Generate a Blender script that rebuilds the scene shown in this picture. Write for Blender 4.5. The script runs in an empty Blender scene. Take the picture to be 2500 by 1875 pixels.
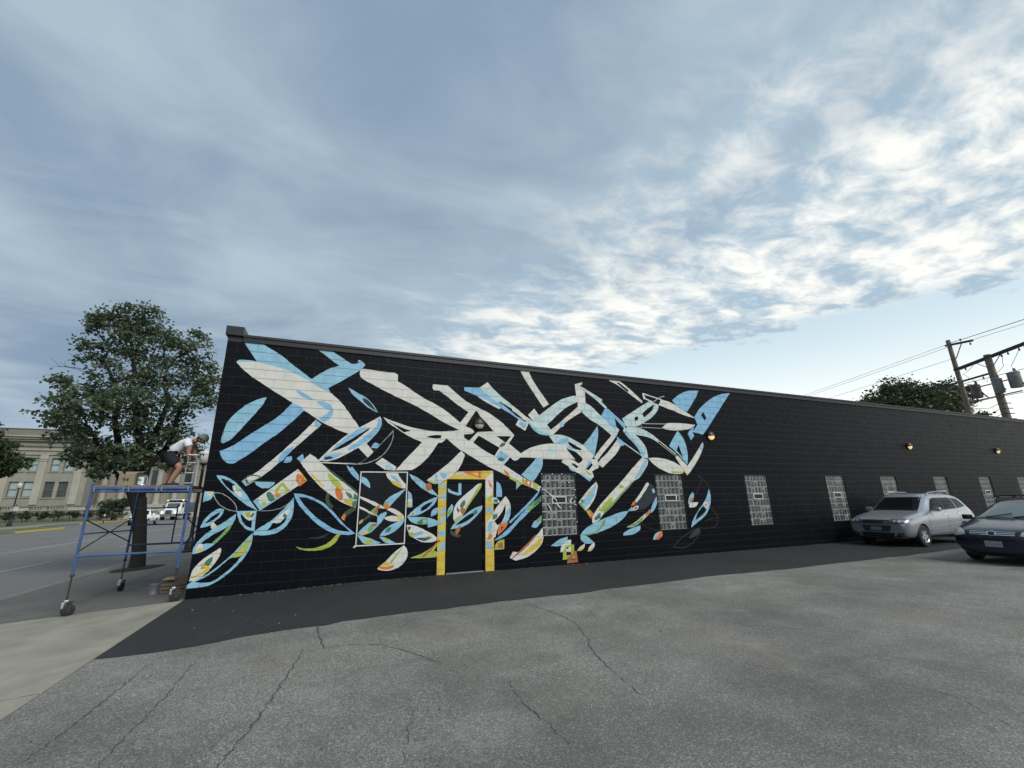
import bpy, bmesh, math, random
import numpy as np
from mathutils import Vector, Matrix
from mathutils.geometry import tessellate_polygon
from mathutils.bvhtree import BVHTree
R = math.radians
random.seed(7); rng = np.random.default_rng(11)
scene = bpy.context.scene
COL = scene.collection

# ------------------------------------------------------------------ camera
CAM = Vector((2.419, -10.70, 1.644))
cam_d = bpy.data.cameras.new('camera'); cam_d.sensor_width = 36; cam_d.lens = 1050/2500*36
cam_d.clip_start = 0.05; cam_d.clip_end = 3000
cam = bpy.data.objects.new('camera', cam_d); COL.objects.link(cam)
def aim(pitch, roll, yaw):
    cy, sy, cp, sp = math.cos(yaw), math.sin(yaw), math.cos(pitch), math.sin(pitch)
    f = Vector((sy*cp, cy*cp, sp)); r = Vector((cy, -sy, 0)); u = r.cross(f)
    r2 = r*math.cos(roll)+u*math.sin(roll); u2 = -r*math.sin(roll)+u*math.cos(roll)
    return Matrix(((r2.x, u2.x, -f.x), (r2.y, u2.y, -f.y), (r2.z, u2.z, -f.z)))
cam.matrix_world = Matrix.Translation(CAM) @ aim(R(15.205), R(-1.0295), R(22.444)).to_4x4()
scene.camera = cam

# ------------------------------------------------------------------ sky, sun, exposure
SUN_DIR = Vector((0.30, -0.70, 0.65)).normalized()
SUN_ELEV = math.asin(SUN_DIR.z); SUN_AZ = math.atan2(SUN_DIR.x, SUN_DIR.y)
world = bpy.data.worlds.new('World'); scene.world = world; world.use_nodes = True
def build_world():
    nt = world.node_tree; nt.nodes.clear(); N = nt.nodes.new; L = nt.links.new
    def math_(op, a, b=None, clamp=False):
        n = N('ShaderNodeMath'); n.operation = op; n.use_clamp = clamp
        for i, v in enumerate((a, b)):
            if v is None: continue
            if isinstance(v, (int, float)): n.inputs[i].default_value = v
            else: L(v, n.inputs[i])
        return n.outputs[0]
    def ramp(v, a, b, x=0.0, y=1.0, smooth=True):
        n = N('ShaderNodeMapRange'); n.interpolation_type = 'SMOOTHSTEP' if smooth else 'LINEAR'
        L(v, n.inputs['Value']); n.inputs['From Min'].default_value = a; n.inputs['From Max'].default_value = b
        n.inputs['To Min'].default_value = x; n.inputs['To Max'].default_value = y
        return n.outputs['Result']
    def mix(f, a, b):
        n = N('ShaderNodeMix'); n.data_type = 'RGBA'; n.clamp_factor = True
        if isinstance(f, (int, float)): n.inputs[0].default_value = f
        else: L(f, n.inputs[0])
        for i, v in ((6, a), (7, b)):
            if isinstance(v, tuple): n.inputs[i].default_value = (*v, 1)
            else: L(v, n.inputs[i])
        return n.outputs[2]
    tc = N('ShaderNodeTexCoord'); nrm = N('ShaderNodeVectorMath'); nrm.operation = 'NORMALIZE'
    L(tc.outputs['Generated'], nrm.inputs[0])
    sep = N('ShaderNodeSeparateXYZ'); L(nrm.outputs[0], sep.inputs[0])
    x, y, z = sep.outputs
    zz = math_('ADD', math_('MAXIMUM', z, 0.0), 0.05)
    u = math_('DIVIDE', x, zz); v = math_('DIVIDE', y, zz)
    comb = N('ShaderNodeCombineXYZ'); L(u, comb.inputs[0]); L(v, comb.inputs[1])
    def noise(scale, detail, rough, dist=0.0, off=(0, 0, 0), sc=(1, 1, 1), rot=0.0):
        mp = N('ShaderNodeMapping'); mp.inputs['Location'].default_value = off
        mp.inputs['Scale'].default_value = sc; mp.inputs['Rotation'].default_value = (0, 0, rot)
        L(comb.outputs[0], mp.inputs[0])
        n = N('ShaderNodeTexNoise'); n.inputs['Scale'].default_value = scale; n.inputs['Detail'].default_value = detail
        n.inputs['Roughness'].default_value = rough; n.inputs['Distortion'].default_value = dist
        L(mp.outputs[0], n.inputs['Vector']); return n.outputs[0]
    big = noise(0.85, 4, 0.48, 0.25, (3.1, 1.7, 0), (1.2, 0.6, 1), R(-32))
    med = noise(1.7, 8, 0.58, 0.5, (9.3, 4.2, 0), (0.8, 1.35, 1), R(28))
    fine = noise(6.0, 9, 0.60, 0.4, (1.3, 7.7, 0), (0.9, 1.35, 1), R(24))
    # clouds brighten towards the sun and where the deck thins out at its edge
    dot = N('ShaderNodeVectorMath'); dot.operation = 'DOT_PRODUCT'; L(nrm.outputs[0], dot.inputs[0])
    dot.inputs[1].default_value = SUN_DIR
    edge = math_('ADD', u, math_('MULTIPLY', v, 0.58))
    tuft = math_('ADD', math_('MULTIPLY', med, 0.5), math_('MULTIPLY', fine, 0.5))
    thin = ramp(math_('ADD', math_('ADD', u, math_('MULTIPLY', v, 0.32)), math_('MULTIPLY', math_('SUBTRACT', big, 0.5), 1.5)), 0.72, 1.72)
    glow = math_('MAXIMUM', math_('MULTIPLY', ramp(dot.outputs['Value'], 0.30, 0.95), 0.8), thin)
    thick = math_('ADD', math_('MULTIPLY', big, 0.58), math_('MULTIPLY', med, 0.42))
    soft = ramp(thick, 0.35, 0.65)
    low = mix(soft, (0.225, 0.312, 0.420), (0.410, 0.510, 0.590))
    puff = ramp(math_('ADD', tuft, math_('MULTIPLY', math_('SUBTRACT', thin, 0.5), 0.07)), 0.43, 0.64)
    bright = mix(puff, (0.375, 0.50, 0.605), (0.95, 0.945, 0.89))
    deck = mix(glow, low, bright)
    deck = mix(math_('MULTIPLY', ramp(z, 0.0, 0.26, 0.8, 0.0), ramp(edge, 1.4, 0.6)), deck, (0.385, 0.495, 0.61))
    sky = N('ShaderNodeTexSky'); sky.sky_type = 'NISHITA'; sky.sun_disc = False
    sky.sun_elevation = SUN_ELEV; sky.sun_rotation = SUN_AZ
    sky.air_density = 1.0; sky.dust_density = 1.6; sky.ozone_density = 1.0
    sc = N('ShaderNodeVectorMath'); sc.operation = 'SCALE'; sc.inputs['Scale'].default_value = 0.11
    L(sky.outputs[0], sc.inputs[0])
    clear = mix(ramp(z, 0.10, 0.42, 0.9, 0.6), sc.outputs[0], mix(ramp(z, 0.08, 0.33), (1.10, 1.10, 1.02), (0.74, 0.90, 0.95)))
    edge = math_('ADD', edge, math_('MULTIPLY', math_('SUBTRACT', tuft, 0.5), 1.5))
    gone = ramp(edge, 2.85, 3.05)
    hole = math_('MULTIPLY', ramp(tuft, 0.40, 0.35), ramp(thin, 0.35, 0.8))
    gone = math_('MAXIMUM', gone, math_('MULTIPLY', hole, 0.75))
    col = mix(gone, deck, clear)
    bg = N('ShaderNodeBackground'); L(col, bg.inputs['Color']); bg.inputs['Strength'].default_value = 1.0
    out = N('ShaderNodeOutputWorld'); L(bg.outputs[0], out.inputs['Surface'])
build_world()
sun_d = bpy.data.lights.new('sun', 'SUN'); sun_d.energy = 2.3; sun_d.angle = R(28); sun_d.color = (1.0, 0.98, 0.945)
sun = bpy.data.objects.new('sun', sun_d); COL.objects.link(sun)
sun.rotation_euler = (-SUN_DIR).to_track_quat('-Z', 'Y').to_euler(); sun.location = (30, -30, 40)
vs = scene.view_settings; vs.view_transform = 'Standard'; vs.look = 'None'; vs.exposure = 0.15; vs.gamma = 1.0; vs.use_curve_mapping = False

# ------------------------------------------------------------------ materials
MATS = {}
def mat(name, col, rough=0.6, metal=0.0, var=0.0, vscale=3.0, bump=0.0, bscale=40.0, emit=0.0, ecol=None, spec=0.5, coat=0.0, var2=None, trans=0.0, alpha=1.0, rvar=0.0):
    if name in MATS: return MATS[name]
    m = bpy.data.materials.new(name); m.use_nodes = True; nt = m.node_tree; b = nt.nodes['Principled BSDF']
    b.inputs['Base Color'].default_value = (*col, 1); b.inputs['Roughness'].default_value = rough
    b.inputs['Metallic'].default_value = metal; b.inputs['Specular IOR Level'].default_value = spec
    b.inputs['Coat Weight'].default_value = coat; b.inputs['Coat Roughness'].default_value = 0.06
    if trans: b.inputs['Transmission Weight'].default_value = trans
    if alpha < 1: b.inputs['Alpha'].default_value = alpha
    if emit:
        b.inputs['Emission Color'].default_value = (*(ecol or col), 1); b.inputs['Emission Strength'].default_value = emit
    tc = None
    if var or bump or rvar:
        tc = nt.nodes.new('ShaderNodeTexCoord')
    if var:
        n = nt.nodes.new('ShaderNodeTexNoise'); n.inputs['Scale'].default_value = vscale; n.inputs['Detail'].default_value = 6; n.inputs['Roughness'].default_value = 0.65
        nt.links.new(tc.outputs['Object'], n.inputs['Vector'])
        r = nt.nodes.new('ShaderNodeMapRange'); r.inputs['From Min'].default_value = 0.3; r.inputs['From Max'].default_value = 0.7
        nt.links.new(n.outputs[0], r.inputs['Value'])
        mx = nt.nodes.new('ShaderNodeMix'); mx.data_type = 'RGBA'
        c2 = var2 or tuple(c*(1-var) for c in col); c1 = tuple(min(1, c*(1+var*0.6)) for c in col)
        mx.inputs[6].default_value = (*c2, 1); mx.inputs[7].default_value = (*c1, 1)
        nt.links.new(r.outputs[0], mx.inputs[0]); nt.links.new(mx.outputs[2], b.inputs['Base Color'])
    if rvar:
        n = nt.nodes.new('ShaderNodeTexNoise'); n.inputs['Scale'].default_value = 2.5; n.inputs['Detail'].default_value = 4
        nt.links.new(tc.outputs['Object'], n.inputs['Vector'])
        r = nt.nodes.new('ShaderNodeMapRange'); r.inputs['To Min'].default_value = rough-rvar; r.inputs['To Max'].default_value = rough+rvar
        nt.links.new(n.outputs[0], r.inputs['Value']); nt.links.new(r.outputs[0], b.inputs['Roughness'])
    if bump:
        n = nt.nodes.new('ShaderNodeTexNoise'); n.inputs['Scale'].default_value = bscale; n.inputs['Detail'].default_value = 5
        nt.links.new(tc.outputs['Object'], n.inputs['Vector'])
        bp = nt.nodes.new('ShaderNodeBump'); bp.inputs['Strength'].default_value = bump; bp.inputs['Distance'].default_value = 0.01
        nt.links.new(n.outputs[0], bp.inputs['Height']); nt.links.new(bp.outputs[0], b.inputs['Normal'])
    MATS[name] = m; return m
def asphalt(name, c_lo, c_hi, speck, patch, rough=0.85, craze=0.7):
    m = bpy.data.materials.new(name); m.use_nodes = True; nt = m.node_tree; b = nt.nodes['Principled BSDF']; N = nt.nodes.new; L = nt.links.new
    tc = N('ShaderNodeTexCoord')
    def nz(s, d, r=0.6, t='ShaderNodeTexNoise'):
        n = N(t); n.inputs['Scale'].default_value = s
        if t == 'ShaderNodeTexNoise': n.inputs['Detail'].default_value = d; n.inputs['Roughness'].default_value = r
        L(tc.outputs['Object'], n.inputs['Vector']); return n
    def mr(v, a, b_, x=0, y=1):
        n = N('ShaderNodeMapRange'); L(v, n.inputs['Value'])
        for k, q in (('From Min', a), ('From Max', b_), ('To Min', x), ('To Max', y)): n.inputs[k].default_value = q
        return n.outputs[0]
    def mx(f, a, c):
        n = N('ShaderNodeMix'); n.data_type = 'RGBA'
        L(f, n.inputs[0]) if not isinstance(f, float) else None
        for i, q in ((6, a), (7, c)):
            if isinstance(q, tuple): n.inputs[i].default_value = (*q, 1)
            else: L(q, n.inputs[i])
        return n.outputs[2]
    stone = nz(88, 3, 0.75); v = nz(80, 0, 0, 'ShaderNodeTexVoronoi'); large = nz(0.33, 5, 0.6); midn = nz(2.3, 6, 0.7); brown = nz(0.55, 3, 0.5); dust = nz(0.9, 7, 0.7)
    base = mx(mr(stone.outputs[0], 0.38, 0.62), c_lo, c_hi)
    base = mx(mr(v.outputs['Color'], 0.55, 0.95, 0, speck), base, tuple(min(1, c*1.9) for c in c_hi))
    base = mx(mr(large.outputs[0], 0.44, 0.68, 0, patch), base, tuple(c*0.70 for c in c_lo))
    base = mx(mr(midn.outputs[0], 0.45, 0.75, 0, patch*0.6), base, tuple(c*0.8 for c in c_lo))
    base = mx(mr(brown.outputs[0], 0.58, 0.72, 0, 0.35), base, (c_hi[0]*0.75, c_hi[0]*0.66, c_hi[0]*0.55))
    base = mx(mr(dust.outputs[0], 0.56, 0.74, 0, 0.45), base, tuple(min(1, c*1.25) for c in c_hi))
    # hairline crazing
    wob = N('ShaderNodeTexNoise'); wob.inputs['Scale'].default_value = 3.0; wob.inputs['Detail'].default_value = 6; L(tc.outputs['Object'], wob.inputs['Vector'])
    va = N('ShaderNodeVectorMath'); va.operation = 'MULTIPLY_ADD'; va.inputs[1].default_value = (0.55, 0.55, 0.0); L(wob.outputs['Color'], va.inputs[0]); L(tc.outputs['Object'], va.inputs[2])
    cr = N('ShaderNodeTexVoronoi'); cr.feature = 'DISTANCE_TO_EDGE'; cr.inputs['Scale'].default_value = 0.62; L(va.outputs[0], cr.inputs['Vector'])
    keep = N('ShaderNodeMath'); keep.operation = 'MULTIPLY'; L(mr(cr.outputs['Distance'], 0.0, 0.007, 1, 0), keep.inputs[0]); L(mr(nz(0.7, 2, 0.5).outputs[0], 0.46, 0.6, 0, craze), keep.inputs[1])
    base = mx(keep.outputs[0], base, tuple(c*0.4 for c in c_lo))
    L(base, b.inputs['Base Color']); b.inputs['Roughness'].default_value = rough; b.inputs['Specular IOR Level'].default_value = 0.3
    bp = N('ShaderNodeBump'); bp.inputs['Strength'].default_value = 0.5; bp.inputs['Distance'].default_value = 0.012
    L(stone.outputs[0], bp.inputs['Height']); L(bp.outputs[0], b.inputs['Normal'])
    MATS[name] = m; return m

# ------------------------------------------------------------------ helpers
def tag(o, label=None, cat=None, group=None, kind=None):
    if label: o['label'] = label
    if cat: o['category'] = cat
    if group: o['group'] = group
    if kind: o['kind'] = kind
    return o
def thing(name, label, cat, loc=(0, 0, 0), rz=0.0, group=None):
    o = bpy.data.objects.new(name, None); COL.objects.link(o); o.location = loc; o.rotation_euler = (0, 0, rz)
    o.empty_display_size = 0.3
    return tag(o, label, cat, group)
def link(name, me, parent=None, loc=None):
    o = bpy.data.objects.new(name, me); COL.objects.link(o)
    if parent: o.parent = parent
    if loc: o.location = loc
    return o
def copy_tree(o, parent=None):
    c = o.copy(); COL.objects.link(c); c.parent = parent
    for ch in o.children: copy_tree(ch, c)
    return c
class MB:
    def __init__(s): s.v = []; s.f = []; s.m = []; s.mi = 0
    def add(s, vs, fs):
        n = len(s.v); s.v += [tuple(p) for p in vs]; s.f += [tuple(i+n for i in f) for f in fs]; s.m += [s.mi]*len(fs); return s
    def box(s, x0, y0, z0, x1, y1, z1):
        return s.add([(x0,y0,z0),(x1,y0,z0),(x1,y1,z0),(x0,y1,z0),(x0,y0,z1),(x1,y0,z1),(x1,y1,z1),(x0,y1,z1)],
                     [(0,3,2,1),(4,5,6,7),(0,1,5,4),(1,2,6,5),(2,3,7,6),(3,0,4,7)])
    def cbox(s, c, sz): return s.box(c[0]-sz[0]/2, c[1]-sz[1]/2, c[2]-sz[2]/2, c[0]+sz[0]/2, c[1]+sz[1]/2, c[2]+sz[2]/2)
    def bevbox(s, x0, y0, z0, x1, y1, z1, b=0.01):
        # box with chamfered vertical and horizontal edges
        bm = bmesh.new(); bmesh.ops.create_cube(bm, size=1)
        for v in bm.verts: v.co = ((x0+x1)/2+v.co.x*(x1-x0), (y0+y1)/2+v.co.y*(y1-y0), (z0+z1)/2+v.co.z*(z1-z0))
        bmesh.ops.bevel(bm, geom=bm.edges[:], offset=b, segments=2, affect='EDGES', profile=0.6)
        return s.bm(bm)
    def bm(s, bm, free=True):
        bm.verts.index_update(); s.add([v.co[:] for v in bm.verts], [[v.index for v in f.verts] for f in bm.faces])
        if free: bm.free()
        return s
    def tube(s, pts, r, n=8, cap=True):
        pts = [Vector(p) for p in pts]; m = len(pts)
        if not hasattr(r, '__len__'): r = [r]*m
        t0 = (pts[1]-pts[0]).normalized(); a = t0.orthogonal().normalized(); vs = []
        for i, p in enumerate(pts):
            t = (pts[min(i+1, m-1)]-pts[max(i-1, 0)]).normalized()
            a = (a - t*a.dot(t)).normalized(); b = t.cross(a)
            for k in range(n):
                q = 2*math.pi*k/n; vs.append(p+(a*math.cos(q)+b*math.sin(q))*r[i])
        fs = [(i*n+k, i*n+(k+1) % n, (i+1)*n+(k+1) % n, (i+1)*n+k) for i in range(m-1) for k in range(n)]
        if cap: fs += [tuple(range(n-1, -1, -1)), tuple((m-1)*n+k for k in range(n))]
        return s.add(vs, fs)
    def lathe(s, prof, c=(0, 0, 0), n=16, axis='z', arc=(0, 2*math.pi)):
        full = abs(arc[1]-arc[0]-2*math.pi) < 1e-6; k = n if full else n+1; vs = []
        for rr, h in prof:
            for i in range(k):
                q = arc[0]+(arc[1]-arc[0])*i/n; a, b = rr*math.cos(q), rr*math.sin(q)
                p = {'z': (a, b, h), 'y': (a, h, b), 'x': (h, a, b)}[axis]; vs.append((c[0]+p[0], c[1]+p[1], c[2]+p[2]))
        fs = []
        for j in range(len(prof)-1):
            for i in range(n):
                i2 = (i+1) % k; fs.append((j*k+i, j*k+i2, (j+1)*k+i2, (j+1)*k+i))
        return s.add(vs, fs)
    def prism(s, poly, a, b, axis='y'):
        # extrude a 2-D polygon; axis y: poly is (x,z); x: (y,z); z: (x,y)
        f3 = {'y': lambda p, h: (p[0], h, p[1]), 'x': lambda p, h: (h, p[0], p[1]), 'z': lambda p, h: (p[0], p[1], h)}[axis]
        n = len(poly); vs = [f3(p, a) for p in poly]+[f3(p, b) for p in poly]
        tris = tessellate_polygon([[Vector((p[0], p[1], 0)) for p in poly]])
        fs = [tuple(t) for t in tris]+[tuple(i+n for i in t[::-1]) for t in tris]+[(i, (i+1) % n, (i+1) % n+n, i+n) for i in range(n)]
        return s.add(vs, fs)
    def xf(s, M, start=0):
        for i in range(start, len(s.v)): s.v[i] = tuple(M @ Vector(s.v[i]))
        return s
    def build(s, name, mats, parent=None, smooth=False, loc=None, normals=True):
        me = bpy.data.meshes.new(name); me.from_pydata(s.v, [], s.f)
        ms = mats if isinstance(mats, (list, tuple)) else [mats]
        for m in ms: me.materials.append(m)
        if len(ms) > 1: me.polygons.foreach_set('material_index', s.m)
        if normals:
            bm = bmesh.new(); bm.from_mesh(me); bmesh.ops.recalc_face_normals(bm, faces=bm.faces[:]); bm.to_mesh(me); bm.free()
        if smooth:
            me.polygons.foreach_set('use_smooth', [True]*len(me.polygons))
            if smooth != 'all': me.set_sharp_from_angle(angle=R(smooth if not isinstance(smooth, bool) else 35))
        me.update(); return link(name, me, parent, loc)
def sm(a, b, t): t = max(0, min(1, (t-a)/(b-a))); return t*t*(3-2*t)

# ================================================================== SETTING: ground, lot, pavement, road
def zs(x): return -0.07+0.05*max(x, -4.15) if x < 0 else -0.07*(1-sm(0, 4, x))
ROAD = -0.37
def sheet(name, xs, ys, zf, m, parent=None):
    b = MB(); nx, ny = len(xs), len(ys)
    b.add([(x, y, zf(x, y)) for y in ys for x in xs], [(j*nx+i, j*nx+i+1, (j+1)*nx+i+1, (j+1)*nx+i) for j in range(ny-1) for i in range(nx-1)])
    return b.build(name, m, parent)
M_lot = asphalt('worn_grey_asphalt', (0.082, 0.077, 0.068), (0.272, 0.260, 0.232), 0.6, 0.58, 0.85, 0.3)
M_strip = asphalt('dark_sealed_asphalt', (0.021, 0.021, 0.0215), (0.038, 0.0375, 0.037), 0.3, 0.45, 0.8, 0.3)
M_road = asphalt('street_asphalt', (0.12, 0.117, 0.11), (0.18, 0.176, 0.167), 0.2, 0.3, 0.85, 0.4)
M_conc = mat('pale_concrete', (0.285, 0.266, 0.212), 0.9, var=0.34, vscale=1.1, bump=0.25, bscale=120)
M_conc_shaded = mat('shaded_old_concrete', (0.118, 0.113, 0.10), 0.9, var=0.30, vscale=0.9, bump=0.3, bscale=110)  # older sidewalk concrete; the building's soft shade is put into this darker colour
M_kerb = mat('kerb_concrete', (0.17, 0.165, 0.15), 0.9, var=0.25, vscale=2)
M_joint = mat('dark_joint', (0.03, 0.03, 0.028), 0.95)
M_line = mat('worn_white_road_paint', (0.30, 0.30, 0.285), 0.8, var=0.45, vscale=9)
M_yel_kerb = mat('yellow_kerb_paint', (0.62, 0.42, 0.06), 0.7, var=0.2, vscale=4)
M_grass = mat('verge_grass', (0.10, 0.125, 0.05), 0.95, var=0.4, vscale=2.5, bump=0.6, bscale=60)
M_mulch = mat('dark_mulch', (0.009, 0.0075, 0.006), 1.0, var=0.5, vscale=30, bump=1.0, bscale=60)

g = sheet('ground', [-900, -300, 0, 300, 900], [-700, 0, 300, 900, 1500], lambda x, y: -0.52, mat('open_ground', (0.13, 0.13, 0.10), 0.95, var=0.3, vscale=0.05)); tag(g, kind='structure')
lx = [0, .5, 1, 1.5, 2, 2.5, 3, 3.5, 4, 6, 10, 20, 40, 70, 120]
lot = sheet('parking_lot', lx, [-60, -30, -15, -8, -4, -1, 0.3, 12, 60], lambda x, y: zs(x)-(0 if x > 0 else 0), M_lot); tag(lot, kind='structure')
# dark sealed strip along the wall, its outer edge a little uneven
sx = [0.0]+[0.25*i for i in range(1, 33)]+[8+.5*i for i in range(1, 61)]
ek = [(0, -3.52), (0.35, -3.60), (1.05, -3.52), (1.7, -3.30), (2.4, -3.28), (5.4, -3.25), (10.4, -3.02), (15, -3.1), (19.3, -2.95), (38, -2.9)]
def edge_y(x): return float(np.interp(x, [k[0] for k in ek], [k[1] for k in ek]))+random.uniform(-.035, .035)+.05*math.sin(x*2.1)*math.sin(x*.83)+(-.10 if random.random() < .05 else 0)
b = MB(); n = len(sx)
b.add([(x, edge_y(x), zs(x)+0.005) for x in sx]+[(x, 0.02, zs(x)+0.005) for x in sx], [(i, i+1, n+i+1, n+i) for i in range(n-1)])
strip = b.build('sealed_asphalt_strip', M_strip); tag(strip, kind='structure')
# cracks and tar-filled seams: irregular ribbons
M_crack = mat('open_crack', (0.060, 0.056, 0.050), 1.0)
def crack(pts, w, parent, m=M_crack, h=0.004, name='crack'):
    P = []
    for (a, c) in zip(pts[:-1], pts[1:]):
        L_ = math.hypot(c[0]-a[0], c[1]-a[1]); k = max(2, int(L_/0.05))
        for i in range(k):
            t = i/k; P.append((a[0]+(c[0]-a[0])*t+random.uniform(-.016, .016), a[1]+(c[1]-a[1])*t+random.uniform(-.016, .016)))
    P.append(pts[-1]); b = MB(); vs = []
    for i, p in enumerate(P):
        q0, q1 = P[max(i-1, 0)], P[min(i+1, len(P)-1)]; d = Vector((q1[0]-q0[0], q1[1]-q0[1])).normalized()
        t = i/(len(P)-1); ww = w*0.62*random.uniform(.25, 1.4)*(0.35+0.65*math.sin(math.pi*min(1, max(0.04, t*0.9+.08))))*.5
        vs += [(p[0]-d.y*ww, p[1]+d.x*ww, zs(p[0])+h), (p[0]+d.y*ww, p[1]-d.x*ww, zs(p[0])+h)]
    b.add(vs, [(2*i, 2*i+1, 2*i+3, 2*i+2) for i in range(len(P)-1)])
    return b.build(name, m, parent)
for pts, w in (([(5.52,-3.4),(5.69,-4.24),(5.71,-4.88),(5.45,-5.65),(5.33,-5.85),(5.18,-6.41),(5.11,-6.78),(5.06,-7.14)], .020),
               ([(2.38,-3.3),(2.46,-4.12),(2.49,-4.49)], .035), ([(2.49,-4.45),(2.77,-4.47),(3.13,-4.66),(3.4,-5.11),(3.66,-5.63)], .016),
               ([(2.27,-4.38),(2.16,-5.23),(2.03,-6.01),(1.97,-6.35),(1.88,-6.72),(1.8,-7.4)], .022), ([(4.13,-6.32),(4.06,-6.86),(4.1,-7.25),(4.1,-7.56)], .014),
               ([(0.68,-4.0),(0.66,-4.71),(0.63,-5.59),(0.55,-6.18)], .018), ([(1.15,-4.0),(1.15,-5.24),(1.12,-5.82),(1.1,-6.32),(1.2,-7.2)], .016),
               ([(6.43,-3.4),(6.26,-4.38),(5.99,-5.02)], .010), ([(7.11,-7.5),(7.24,-7.77),(7.4,-8.23),(7.09,-8.74)], .010), ([(9.3,-3.2),(9.0,-4.0),(9.2,-4.6)], .010),
               ([(2.0,-7.0),(2.4,-7.6),(2.5,-8.3)], .010), ([(3.2,-6.5),(3.0,-7.3)], .008)):
    crack(pts, w, lot)
for pts, w in (([(1.45,-1.9),(1.35,-2.7),(1.2,-3.45)], .10), ([(2.55,-1.3),(2.75,-2.2),(2.5,-3.2)], .07), ([(1.55,-2.6),(1.75,-3.0),(1.7,-3.3)], .12)):
    crack(pts, w, strip, MATS['dark_sealed_asphalt'] if False else mat('tar_seam', (0.027, 0.027, 0.028), 0.75), 0.009, 'tar_seam')
# concrete pavement between lot and street, slab by slab
bed = sheet('pavement', [-4.15, -2, 0], [-40, 0, 60, 160], lambda x, y: zs(x)-0.03, M_joint); tag(bed, kind='structure')
def slab(x0, x1, y0, y1, m, j=0.008):
    b = MB(); x0 += j; x1 -= j; y0 += j; y1 -= j; e = 0.006
    zt = lambda x: zs(x)
    vs = [(x0, y0, zt(x0)-.05), (x1, y0, zt(x1)-.05), (x1, y1, zt(x1)-.05), (x0, y1, zt(x0)-.05),
          (x0, y0, zt(x0)-e), (x1, y0, zt(x1)-e), (x1, y1, zt(x1)-e), (x0, y1, zt(x0)-e),
          (x0+e, y0+e, zt(x0)), (x1-e, y0+e, zt(x1)), (x1-e, y1-e, zt(x1)), (x0+e, y1-e, zt(x0))]
    fs = [(0,1,5,4),(1,2,6,5),(2,3,7,6),(3,0,4,7),(4,5,9,8),(5,6,10,9),(6,7,11,10),(7,4,8,11),(8,9,10,11)]
    return b.add(vs, fs).build('slab', m, bed)
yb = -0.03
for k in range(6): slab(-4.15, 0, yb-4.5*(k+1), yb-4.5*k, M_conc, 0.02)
crack([(-4.1, -4.52), (-2.6, -4.55), (-1.2, -4.53), (-.02, -4.54)], .055, bed, M_joint, .005, 'open_joint'); crack([(-4.0, -1.2), (-2.9, -.75), (-1.9, -.35), (-.9, -.12)], .012, bed, M_joint, .005); crack([(-4.0, .6), (-3.0, .2), (-2.0, -.15)], .014, bed, M_joint, .005)
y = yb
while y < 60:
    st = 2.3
    for i in range(2): slab(-4.15+2.075*i, -4.15+2.075*(i+1), y, y+st, M_conc_shaded, 0.007)
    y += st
# street
b = MB(); b.add([(-28.2, -80, ROAD), (-4.1, -80, ROAD), (-4.1, 320, ROAD), (-28.2, 320, ROAD)], [(0, 1, 2, 3)])
road = b.build('road', M_road); tag(road, kind='structure')
def mark(x0, x1, y0, y1, m=M_line, name='lane_line'):
    k = max(2, int((y1-y0)/0.5)); b = MB(); vs = []
    for i in range(k+1):
        yy = y0+(y1-y0)*i/k; vs += [(x0+random.uniform(-.01, .01), yy, ROAD+.005), (x1+random.uniform(-.01, .01), yy, ROAD+.005)]
    return b.add(vs, [(2*i, 2*i+1, 2*i+3, 2*i+2) for i in range(k)]).build(name, m, road)
yy = -8.4
while yy < 120: mark(-7.77, -7.63, yy, yy+3.2); yy += 9.3
mark(-11.85, -11.70, -40, 140); mark(-12.2, -12.07, -40, 140)
yy = -3
while yy < 120: mark(-17.2, -17.05, yy, yy+3.2); yy += 9.3
# kerbs
def kerb(name, pts, w, z0, z1, m, label):
    b = MB()
    for (a, c) in zip(pts[:-1], pts[1:]):
        d = Vector((c[0]-a[0], c[1]-a[1], 0)).normalized(); nr = Vector((-d.y, d.x, 0))*w/2; k = max(1, int(math.hypot(c[0]-a[0], c[1]-a[1])/12))
        b.prism([(a[0]+nr.x, a[1]+nr.y), (c[0]+nr.x, c[1]+nr.y), (c[0]-nr.x, c[1]-nr.y), (a[0]-nr.x, a[1]-nr.y)], z0, z1, 'z')
    o = b.build(name, m); return tag(o, kind='structure')
kerb('kerb', [(-4.24, -40), (-4.24, 160)], 0.17, ROAD-.05, zs(-4.15)-0.004, M_kerb, '')
kerb('far_kerb', [(-23.4, -40), (-23.4, 51.4), (-28.0, 55.5), (-28.0, 160)], 0.2, ROAD-.05, -0.245, M_kerb, '')
b = MB(); b.box(-23.51, 43.4, ROAD+.004, -23.27, 51.3, -0.235)
yk = b.build('yellow_kerb', M_yel_kerb); tag(yk, kind='structure')
b = MB(); b.box(-28.12, 66, ROAD+.004, -27.88, 84, -0.235)
yk = b.build('yellow_kerb', M_yel_kerb); tag(yk, kind='structure')
b = MB(); b.prism([(-200, -40), (-23.45, -40), (-23.45, 51.4), (-28.05, 55.5), (-28.05, 160), (-200, 160)], -0.5, -0.252, 'z')
verge = b.build('grass_verge', M_grass); tag(verge, kind='structure')
b = MB(); b.prism([(-31.0, -40), (-27.5, -40), (-27.5, 56), (-29.6, 62), (-29.6, 160), (-32.0, 160), (-32.0, 60), (-31.0, 54)], -0.30, -0.246, 'z')
fw = b.build('far_sidewalk', mat('far_pavement', (0.22, 0.21, 0.18), 0.9, var=0.2, vscale=1)); tag(fw, kind='structure')
b = MB(); b.lathe([(0.0, 0.05), (0.35, 0.045), (0.62, 0.02), (0.78, -0.02), (0.8, -0.08)], (0, 0, 0), 28)
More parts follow.
